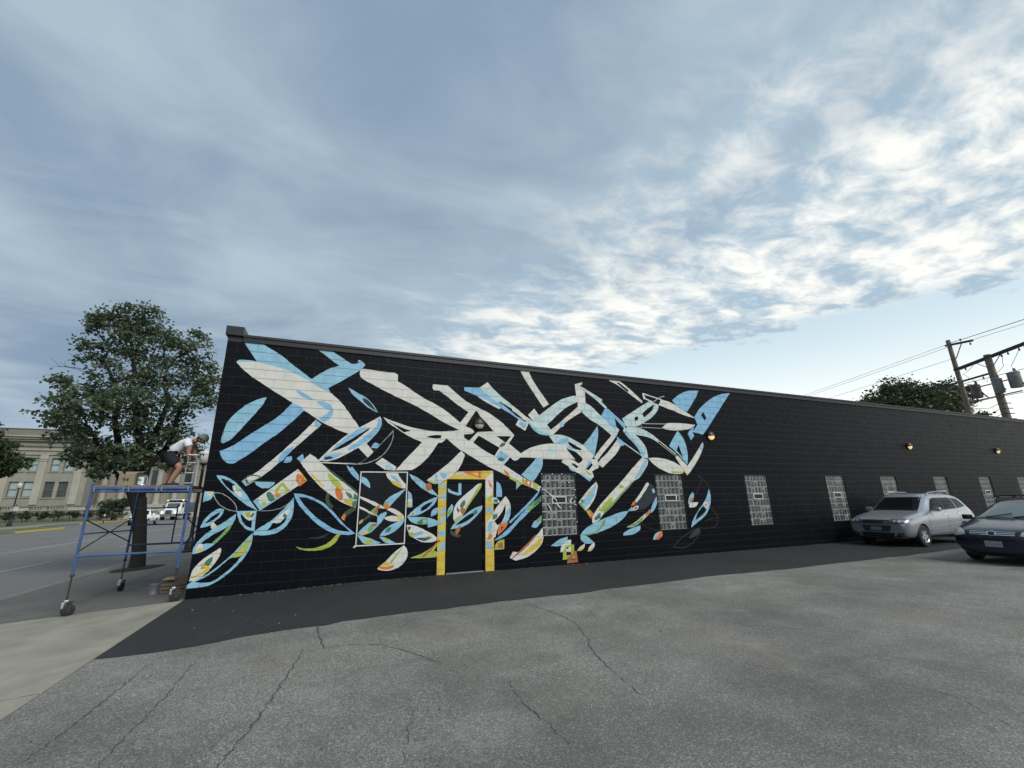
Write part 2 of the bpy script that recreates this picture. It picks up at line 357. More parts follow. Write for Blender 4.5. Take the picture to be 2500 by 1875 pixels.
for i, v in enumerate(b.v): b.v[i] = (v[0]*1.0*(1+.06*math.sin(7*v[1])), v[1]*1.05, v[2]+0.05*v[0])
mul = b.build('mulch_bed', M_mulch, None, True, loc=(-3.08, 7.45, zs(-3.08))); tag(mul, kind='structure')

# ================================================================== MURAL BUILDING
M_black = mat('black_masonry_paint', (0.0032, 0.0041, 0.0066), 0.44, var=0.3, vscale=1.1, bump=0.30, bscale=140, spec=0.10, rvar=0.08)
M_mortar = mat('black_painted_mortar', (0.0065, 0.008, 0.0115), 0.40, bump=0.3, bscale=90)
M_cope = mat('dark_metal_coping', (0.011, 0.012, 0.014), 0.5, 0.0, var=0.2, vscale=2)
def weather(m):
    nt = m.node_tree; N = nt.nodes.new; L = nt.links.new; b = nt.nodes['Principled BSDF']; src = b.inputs['Base Color'].links[0].from_socket
    ge = N('ShaderNodeNewGeometry'); out = src
    for sc, lo, hi, amt, col in (((1.6, 1.6, 0.22), .55, .75, .5, (0.012, 0.013, 0.015)), ((.35, .35, .5), .52, .7, .55, (0.0062, 0.0072, 0.0098)), ((9, 9, 9), .66, .74, .35, (0.02, 0.02, 0.02))):
        mp = N('ShaderNodeMapping'); mp.inputs['Scale'].default_value = sc; L(ge.outputs['Position'], mp.inputs[0]); n = N('ShaderNodeTexNoise'); n.inputs['Scale'].default_value = 2.0; n.inputs['Detail'].default_value = 7; n.inputs['Roughness'].default_value = .65; L(mp.outputs[0], n.inputs['Vector'])
        r = N('ShaderNodeMapRange'); r.inputs['From Min'].default_value = lo; r.inputs['From Max'].default_value = hi; r.inputs['To Max'].default_value = amt; L(n.outputs[0], r.inputs['Value'])
        mx = N('ShaderNodeMix'); mx.data_type = 'RGBA'; L(r.outputs[0], mx.inputs[0]); L(out, mx.inputs[6]); mx.inputs[7].default_value = (*col, 1); out = mx.outputs[2]
    L(out, b.inputs['Base Color'])
weather(M_black)
bld = thing('mural_building', 'long low black-painted block building with a leafy blue and cream mural', 'building')
ZW = 2.36; CH = 0.2032; BW = 0.4064; LEN = 40.0; ZTOP = ZW+14*CH
WX = [7.64, 11.48, 15.21, 19.34, 22.66, 26.42, 30.13, 33.74]; WW = 1.067; WH = 8*CH
DX0, DX1, DZ = 5.04, 6.05, ZW-CH
RD = 0.006   # depth of the mortar joints
def holes_at(z0, z1):
    h = []
    zc = (z0+z1)/2
    if zc < DZ: h.append((DX0, DX1))
    if ZW-WH < zc < ZW: h += [(x, x+WW) for x in WX]
    return sorted(h)
blocks = []   # (x0, x1, z0, z1)
for k in range(-12, 14):
    z0, z1 = ZW+k*CH, ZW+(k+1)*CH; segs = []; x = 0.0
    for a, c in holes_at(z0, z1)+[(LEN, LEN)]:
        if a > x: segs.append((x, a))
        x = c
    for a, c in segs:
        off = 0 if k % 2 == 0 else BW/2; i = math.floor((a-off)/BW); e = a
        while e < c-1e-6:
            nx = min(c, off+(i+1)*BW); i += 1
            if nx-e < 0.05 and blocks and nx < c: continue
            blocks.append((e, nx, z0, z1)); e = nx
J = 0.005; JX = 0.0032
def block_mesh(w, h):
    b = MB(); e = 0.002; et = 0.0055; x0, x1, z0, z1 = JX, w-JX, J, h-J
    b.add([(x0, RD+.02, z0), (x1, RD+.02, z0), (x1, RD+.02, z1), (x0, RD+.02, z1), (x0, e, z0), (x1, e, z0), (x1, et, z1), (x0, et, z1),
           (x0+e, 0, z0+e), (x1-e, 0, z0+e), (x1-e, 0, z1-et), (x0+e, 0, z1-et)],
          [(0,1,5,4),(1,2,6,5),(2,3,7,6),(3,0,4,7),(4,5,9,8),(5,6,10,9),(6,7,11,10),(7,4,8,11),(8,9,10,11)])
    return b
# core of the walls (mortar plane), built as strips round the openings
b = MB()
b.box(0, RD, -0.3, DX0, 0.4, ZTOP); b.box(DX0, RD, DZ, DX1, 0.4, ZTOP); x = DX1
for wx in WX:
    b.box(x, RD, -0.3, wx, 0.4, ZTOP); b.box(wx, RD, -0.3, wx+WW, 0.4, ZW-WH); b.box(wx, RD, ZW, wx+WW, 0.4, ZTOP); x = wx+WW
b.box(x, RD, -0.3, LEN, 0.4, ZTOP)
b.box(0, 0.4, -0.3, 0.3, 14, ZTOP); b.box(LEN-0.3, 0.4, -0.3, LEN, 14, ZTOP); b.box(0.3, 13.7, -0.3, LEN-.3, 14, ZTOP); b.box(0.3, 0.4, 4.6, LEN-.3, 13.7, 4.75)
wall = b.build('wall', M_mortar, bld)
order = sorted(blocks, key=lambda q: -(q[1]-q[0])/(((q[0]+q[1])/2-CAM.x)**2+CAM.y**2+((q[2]+q[3])/2-CAM.z)**2)**1.5)
cache = {}
for (x0, x1, z0, z1) in order[:300]:
    key = round(x1-x0, 3)
    if key not in cache:
        o = block_mesh(x1-x0, CH).build('block', M_black, wall); cache[key] = o.data
    else: o = link('block', cache[key], wall)
    o.location = (x0, random.uniform(-.0006, .0006), z0)
rest = MB()
for (x0, x1, z0, z1) in order[300:]:
    n0 = len(rest.v); q = block_mesh(x1-x0, CH); rest.add([(v[0]+x0, v[1]+random.uniform(-.0003, .0003), v[2]+z0) for v in q.v], q.f)
tag(rest.build('block', M_black, wall, normals=True), kind='stuff')
# coping and raised corner parapet
b = MB(); b.box(0.3, -0.028, ZTOP, LEN+.03, 0.42, ZTOP+0.11); b.box(0.3, -0.05, ZTOP+0.11, LEN+.05, 0.45, ZTOP+0.165)
b.build('coping', M_cope, bld)
b = MB(); b.bevbox(-0.05, -0.055, 5.33, 0.30, 12, 5.545, 0.008); b.box(-0.002, 0.009, 5.0, 0.28, 11.9, 5.33)
b.build('parapet_cap', M_cope, bld)
# ---- glass block windows
M_wmort = mat('pale_grout', (0.27, 0.27, 0.255), 0.75, var=0.25, vscale=6, bump=0.2)
def glass_mat():
    m = bpy.data.materials.new('dark_wavy_glass'); m.use_nodes = True; nt = m.node_tree; b = nt.nodes['Principled BSDF']; N = nt.nodes.new; L = nt.links.new
    tc = N('ShaderNodeTexCoord'); mp = N('ShaderNodeMapping'); mp.inputs['Scale'].default_value = (1, 1, 0.45); L(tc.outputs['Object'], mp.inputs[0])
    n = N('ShaderNodeTexNoise'); n.inputs['Scale'].default_value = 16; n.inputs['Detail'].default_value = 2; n.inputs['Distortion'].default_value = 1.2; L(mp.outputs[0], n.inputs['Vector'])
    r = N('ShaderNodeMapRange'); r.inputs['From Min'].default_value = .42; r.inputs['From Max'].default_value = .68; L(n.outputs[0], r.inputs['Value'])
    mx = N('ShaderNodeMix'); mx.data_type = 'RGBA'; mx.inputs[6].default_value = (0.024, 0.028, 0.027, 1); mx.inputs[7].default_value = (0.135, 0.148, 0.14, 1); oi = N('ShaderNodeObjectInfo'); vm = N('ShaderNodeMapRange'); L(oi.outputs['Random'], vm.inputs['Value']); vm.inputs['To Min'].default_value = .65; vm.inputs['To Max'].default_value = 1.25
    L(r.outputs[0], mx.inputs[0]); vs_ = N('ShaderNodeVectorMath'); vs_.operation = 'SCALE'; L(mx.outputs[2], vs_.inputs[0]); L(vm.outputs[0], vs_.inputs['Scale']); L(vs_.outputs[0], b.inputs['Base Color'])
    b.inputs['Roughness'].default_value = 0.10; b.inputs['Specular IOR Level'].default_value = 0.45
    bp = N('ShaderNodeBump'); bp.inputs['Strength'].default_value = 0.4; bp.inputs['Distance'].default_value = 0.02; L(n.outputs[0], bp.inputs['Height']); L(bp.outputs[0], b.inputs['Normal'])
    return m
M_glass = glass_mat()
M_rim = mat('glass_block_edge', (0.16, 0.17, 0.16), 0.35, var=0.3, vscale=12)
M_vent = mat('white_vent_frame', (0.55, 0.55, 0.52), 0.5, var=0.15, vscale=8)
M_dark = mat('dark_void', (0.01, 0.011, 0.012), 0.4)
M_reveal = mat('black_reveal', (0.012, 0.013, 0.016), 0.5)
cw, ch_ = WW/7, WH/8
def gblock(w, h):
    b = MB(); g_ = 0.008; e = 0.014
    x0, x1, z0, z1 = g_, w-g_, g_, h-g_
    b.add([(x0, .03, z0), (x1, .03, z0), (x1, .03, z1), (x0, .03, z1), (x0, -.002, z0), (x1, -.002, z0), (x1, -.002, z1), (x0, -.002, z1),
           (x0+e, .004, z0+e), (x1-e, .004, z0+e), (x1-e, .004, z1-e), (x0+e, .004, z1-e)],
          [(0,1,5,4),(1,2,6,5),(2,3,7,6),(3,0,4,7),(4,5,9,8),(5,6,10,9),(6,7,11,10),(7,4,8,11)])
    b.mi = 1; b.add([(x0+e, .004, z0+e), (x1-e, .004, z0+e), (x1-e, .004, z1-e), (x0+e, .004, z1-e), ((x0+x1)/2, -.004, (z0+z1)/2)], [(0, 1, 4), (1, 2, 4), (2, 3, 4), (3, 0, 4)])
    return b
gmesh = None
GY = 0.040
for wi, wx in enumerate(WX):
    b = MB(); b.box(wx+.002, GY+0.004, ZW-WH+.002, wx+WW-.002, 0.16, ZW-.002)
    win = b.build('window', M_wmort, bld, loc=None)
    joined = MB()
    for r_ in range(8):
        for c_ in range(7):
            if r_ == 3 and 2 <= c_ <= 4: continue
            X, Z = wx+c_*cw, ZW-(r_+1)*ch_
            if wi < 5:
                if gmesh is None: o = gblock(cw, ch_).build('glass_block', [M_rim, M_glass], win); gmesh = o.data
                else: o = link('glass_block', gmesh, win)
                o.location = (X, GY, Z); o.rotation_euler = (random.uniform(-.02, .02), 0, random.uniform(-.02, .02))
            else:
                q = gblock(cw, ch_)
                for mi in (0, 1):
                    joined.mi = mi; fs = [f for f, m_ in zip(q.f, q.m) if m_ == mi]; joined.add([(v[0]+X, v[1]+GY, v[2]+Z) for v in q.v], fs)
    if wi >= 5: tag(joined.build('glass_block', [M_rim, M_glass], win), kind='stuff')
    X0, X1, Z1, Z0 = wx+2*cw, wx+5*cw, ZW-3*ch_, ZW-4*ch_
    b = MB()
    for q in ((X0+.006, Z1-.034, X1-.006, Z1-.006), (X0+.006, Z0+.006, X1-.006, Z0+.034), (X0+.006, Z0+.034, X0+.036, Z1-.034), (X1-.036, Z0+.034, X1-.006, Z1-.034)):
        b.box(q[0], GY-.022, q[1], q[2], GY+.03, q[3])
    b.build('vent_frame', M_vent, win)
    b = MB(); b.box(X0+.036, GY+.002, Z0+.034, X1-.036, GY+.02, Z1-.034)
    for s in range(3): b.box(X0+.036, GY-.004, Z0+.06+s*.035, X1-.036, GY+.001, Z0+.066+s*.035)
    b.build('vent_flap', M_dark, win)
    b = MB()
    for q in ((wx-.001, ZW-.012, wx+WW+.001, ZW-.0005), (wx-.001, ZW-WH+.0005, wx+WW+.001, ZW-WH+.012), (wx-.0005, ZW-WH+.012, wx+.012, ZW-.012), (wx+WW-.012, ZW-WH+.012, wx+WW+.0005, ZW-.012)):
        b.box(q[0], 0.0045, q[1], q[2], 0.05, q[3])
    b.build('window_frame', M_reveal, win)
# ---- door
M_door = mat('black_door_paint', (0.004, 0.0045, 0.006), 0.36, spec=0.2, rvar=0.06)
DY = 0.050
b = MB(); b.bevbox(DX0+.045, DY, 0.03, DX1-.045, DY+.045, DZ-.045, .003); door = b.build('door', M_door, bld)
b = MB(); b.box(DX0, 0.012, 0, DX0+.042, 0.12, DZ); b.box(DX1-.042, 0.012, 0, DX1, 0.12, DZ); b.box(DX0+.042, 0.012, DZ-.042, DX1-.042, 0.12, DZ)
b.build('door_frame', M_door, bld)
b = MB(); b.box(DX0+.042, 0.005, -.02, DX1-.042, 0.12, 0.022); b.build('threshold', mat('bright_aluminium', (0.6, 0.6, 0.58), 0.35, 0.8), bld)
for hz in (0.35, 1.08, 1.82):
    b = MB(); b.tube([(DX1-.048, DY-.010, hz-.055), (DX1-.048, DY-.010, hz+.055)], .009, 8); b.build('hinge', mat('dull_steel', (0.18, 0.18, 0.18), 0.4, 0.8), door)
b = MB(); b.lathe([(0, -.052), (.02, -.05), (.026, -.035), (.018, -.02), (.022, 0)], (DX0+.11, DY, 0.98), 12, 'y'); b.build('door_knob', M_door, door, True)
b = MB(); b.box(DX0+.05, 0.3, 0, DX1-.05, 0.32, DZ); b.build('door_backing', M_dark, bld)
# ---- framed panel over a filled opening
PX0, PX1, PZ0, PZ1 = 3.02, 4.075, 0.745, 2.355
b = MB(); b.box(PX0, -.012, PZ0, PX1, .006, PZ1); panel = b.build('infill_panel', mat('black_panel_paint', (0.005, 0.0055, 0.0075), 0.32, var=0.3, vscale=1.5, rvar=0.1, spec=.3), bld)
M_cream = mat('mural_cream', (0.61, 0.595, 0.535), 0.62, var=0.12, vscale=3.5, bump=0.3, bscale=120)
b = MB()
for q in ((PX0-.010, PZ1-.016, PX1+.014, PZ1+.008), (PX0-.03, PZ0-.016, PX1+.014, PZ0+.010), (PX0-.010, PZ0+.010, PX0+.014, PZ1-.016), (PX1-.010, PZ0+.010, PX1+.014, PZ1-.016)):
    b.box(q[0], -.021, q[1], q[2], -.0125, q[3])
b.box(PX0-.05, -.022, PZ0-.04, PX0-.005, -.0127, PZ0-.0165)
b.build('panel_border', M_cream, panel)
# ---- wall lamps
M_hood = mat('lamp_hood', (0.02, 0.02, 0.022), 0.4)
M_lens = mat('unlit_lens', (0.50, 0.45, 0.34), 0.35)
M_lit = mat('lit_lens', (0.85, 0.66, 0.34), 0.4, emit=0.62, ecol=(1.0, 0.66, 0.24))
lamp_lab = ['round eyelid wall lamp with a pale unlit lens inside the painted black triangle', 'lit round wall lamp right beside the blue tail fin of the mural', 'lit wall lamp above the silver car on bare black wall', 'lit wall lamp farthest along the wall, above the dark minivan']
for i, lx_ in enumerate((5.87, 13.92, 25.16, 32.55)):
    lamp = thing('wall_lamp', lamp_lab[i], 'wall lamp', (lx_, 0, 3.61), group='eyelid lamps along the black wall')
    rr = 0.142
    b = MB(); b.lathe([(0, 0.0), (rr*.9, 0.0), (rr*.9, -.05), (rr*.8, -.055)], (0, 0, 0), 24, 'y'); b.build('base', M_hood, lamp, True)
    b = MB(); prof = [(rr*1.02*math.cos(t), -.045-.10*math.sin(t)) for t in np.linspace(0, math.pi/2, 8)]
    b.lathe(prof, (0, 0, 0.0), 24, 'y', (R(-8), R(188))); b.lathe([(p[0]*.95, p[1]*.95) for p in prof], (0, 0, 0), 24, 'y', (R(-8), R(188))); b.build('hood', M_hood, lamp, True)
    b = MB(); b.lathe([(rr*.93*math.cos(t), -.045-.075*math.sin(t)) for t in np.linspace(0, math.pi/2, 7)], (0, 0, -.004), 24, 'y'); b.build('lens', M_lens if i == 0 else M_lit, lamp, True)

# ---- the mural itself: painted shapes that follow block faces and joints
PAINT = {'w': (0.61, 0.595, 0.535), 'b': (0.245, 0.465, 0.575), 'B': (0.205, 0.42, 0.595), 'p': (0.47, 0.58, 0.57), 'y': (0.62, 0.44, 0.055), 'l': (0.36, 0.42, 0.06), 'L': (0.17, 0.33, 0.09),
         'g': (0.02, 0.07, 0.04), 'G': (0.04, 0.16, 0.09), 'T': (0.025, 0.10, 0.11), 'o': (0.60, 0.16, 0.035), 'r': (0.36, 0.12, 0.035), 'k': (0.0032, 0.0041, 0.0066), 'd': (0.008, 0.014, 0.022),
         'e': (0.035, 0.05, 0.02), 'n': (0.30, 0.32, 0.31), 'h': (0.024, 0.025, 0.02), 'x': (0.74, 0.74, 0.72)}
PM = {k: (M_cream if k == 'w' else M_black if k == 'k' else mat('mural_paint_'+str(i), c, 0.6, var=0.20, vscale=4.5, bump=0.3, bscale=120)) for i, (k, c) in enumerate(PAINT.items())}
PK = list(PAINT); PIDX = {k: i for i, k in enumerate(PK)}
def smooth(p, closed=True, n=4):
    m = len(p); res = []
    for i in (range(m) if closed else range(m-1)):
        a, c = p[i], p[(i+1) % m]; res.append((a[0], a[1]))
        if a[2] and c[2]: continue
        pr = p[(i-1) % m] if (closed or i > 0) else a; nx = p[(i+2) % m] if (closed or i+2 < m) else c
        P1 = np.array(a[:2]); P2 = np.array(c[:2]); P0 = np.array(pr[:2]); P3 = np.array(nx[:2])
        if a[2]: P0 = P1-(P2-P1)*.5
        if c[2]: P3 = P2+(P2-P1)*.5
        for j in range(1, n):
            t = j/n; q = .5*((2*P1)+(-P0+P2)*t+(2*P0-5*P1+4*P2-P3)*t*t+(-P0+3*P1-3*P2+P3)*t**3); res.append((q[0], q[1]))
    if not closed: res.append(p[-1][:2])
    return [(q[0]+random.gauss(0, .0028), q[1]+random.gauss(0, .0028)) for q in res]
def parse(s):
    r = []
    for t in s.split():
        c = t.endswith('*'); x, z = t.rstrip('*').split(','); r.append((float(x)/1000, float(z)/1000, c))
    return r
def clip_half(poly, ax, lim, keep_less):
    o = []; n = len(poly)
    for i in range(n):
        a, c = poly[i], poly[(i+1) % n]; da, dc = a[ax]-lim, c[ax]-lim
        if not keep_less: da, dc = -da, -dc
        if da <= 0: o.append(a)
        if (da < 0 < dc) or (dc < 0 < da):
            t = da/(da-dc); o.append((a[0]+(c[0]-a[0])*t, a[1]+(c[1]-a[1])*t))
    return o
def clip_rect(poly, x0, x1, z0, z1):
    for ax, lim, k in ((0, x0, False), (0, x1, True), (1, z0, False), (1, z1, True)):
        poly = clip_half(poly, ax, lim, k)
        if len(poly) < 3: return None
    return poly
rows = {}
for q in blocks: rows.setdefault(round((q[2]-ZW)/CH), []).append(q)
def emit_tri(mbd, tri, yf, yj):
    """paint on block faces (depth yf) and in the recessed joints (depth yj)"""
    z0, z1 = min(p[1] for p in tri), max(p[1] for p in tri); x0, x1 = min(p[0] for p in tri), max(p[0] for p in tri)
    def put(poly, y):
        if poly: n = len(poly); mbd.add([(p[0], y, p[1]) for p in poly], [tuple(range(n))])
    for k in range(math.floor((z0-ZW)/CH)-1, math.floor((z1-ZW)/CH)+1):
        za, zb = ZW+k*CH, ZW+(k+1)*CH
        put(clip_rect(tri, x0-1, x1+1, zb-J-.003, zb+J), yj)
        for (a, c, _, _) in rows.get(k, ()):
            if c < x0 or a > x1: continue
            put(clip_rect(tri, a+JX, c-JX, za+J, zb-J-.003), yf)
            put(clip_rect(tri, c-JX, c+JX, za+J, zb-J-.003), yj)
mur = {'w': MB(), 'd': MB(), 'p': MB(), 'g': MB()}
def paint_all(txt):
    for i, line in enumerate(txt.strip().split('\n')):
        head, body = line.split(':'); surf, colr = head[0], head[1]; off = 0.0009+i*2.2e-5
        if '=' in head:
            w = head.split('=')[1]; taper = w.endswith('t'); w = float(w.rstrip('t'))/2000
            ln = [np.array(q) for q in smooth(parse(body), False)]; A, B_ = [], []
            for j, q in enumerate(ln):
                d = ln[min(j+1, len(ln)-1)]-ln[max(j-1, 0)]; d = d/max(np.linalg.norm(d), 1e-9); nn = np.array((-d[1], d[0]))
                ww = w*(1-.75*abs(2*j/(len(ln)-1)-1)**2 if taper else 1)*random.uniform(.86, 1.12); A.append(q+nn*ww); B_.append(q-nn*ww)
            tris = []
            for j in range(len(ln)-1): tris += [[tuple(A[j]), tuple(A[j+1]), tuple(B_[j+1])], [tuple(A[j]), tuple(B_[j+1]), tuple(B_[j])]]
        else:
            loops = [smooth(parse(s)) for s in body.split('|')]; flat = [p for l in loops for p in l]
            tris = [[flat[k] for k in t] for t in tessellate_polygon([[Vector((p[0], p[1], 0)) for p in l] for l in loops])]
        b = mur[surf]; b.mi = PIDX[colr]
        for t in tris:
            ar = abs((t[1][0]-t[0][0])*(t[2][1]-t[0][1])-(t[2][0]-t[0][0])*(t[1][1]-t[0][1]))
            if ar < 1e-8: continue
            if surf == 'w': emit_tri(b, t, -off, RD-off*0.9)
            else:
                y = {'d': DY-off, 'p': -.012-off, 'g': GY-.026-off}[surf]
                if surf == 'd': t = clip_rect(t, DX0+.046, DX1-.046, .03, DZ-.046)
                if surf == 'p': t = clip_rect(t, PX0+.017, PX1-.015, PZ0+.017, PZ1-.023)
                if t: b.add([(p[0], y, p[1]) for p in t], [tuple(range(len(t)))])
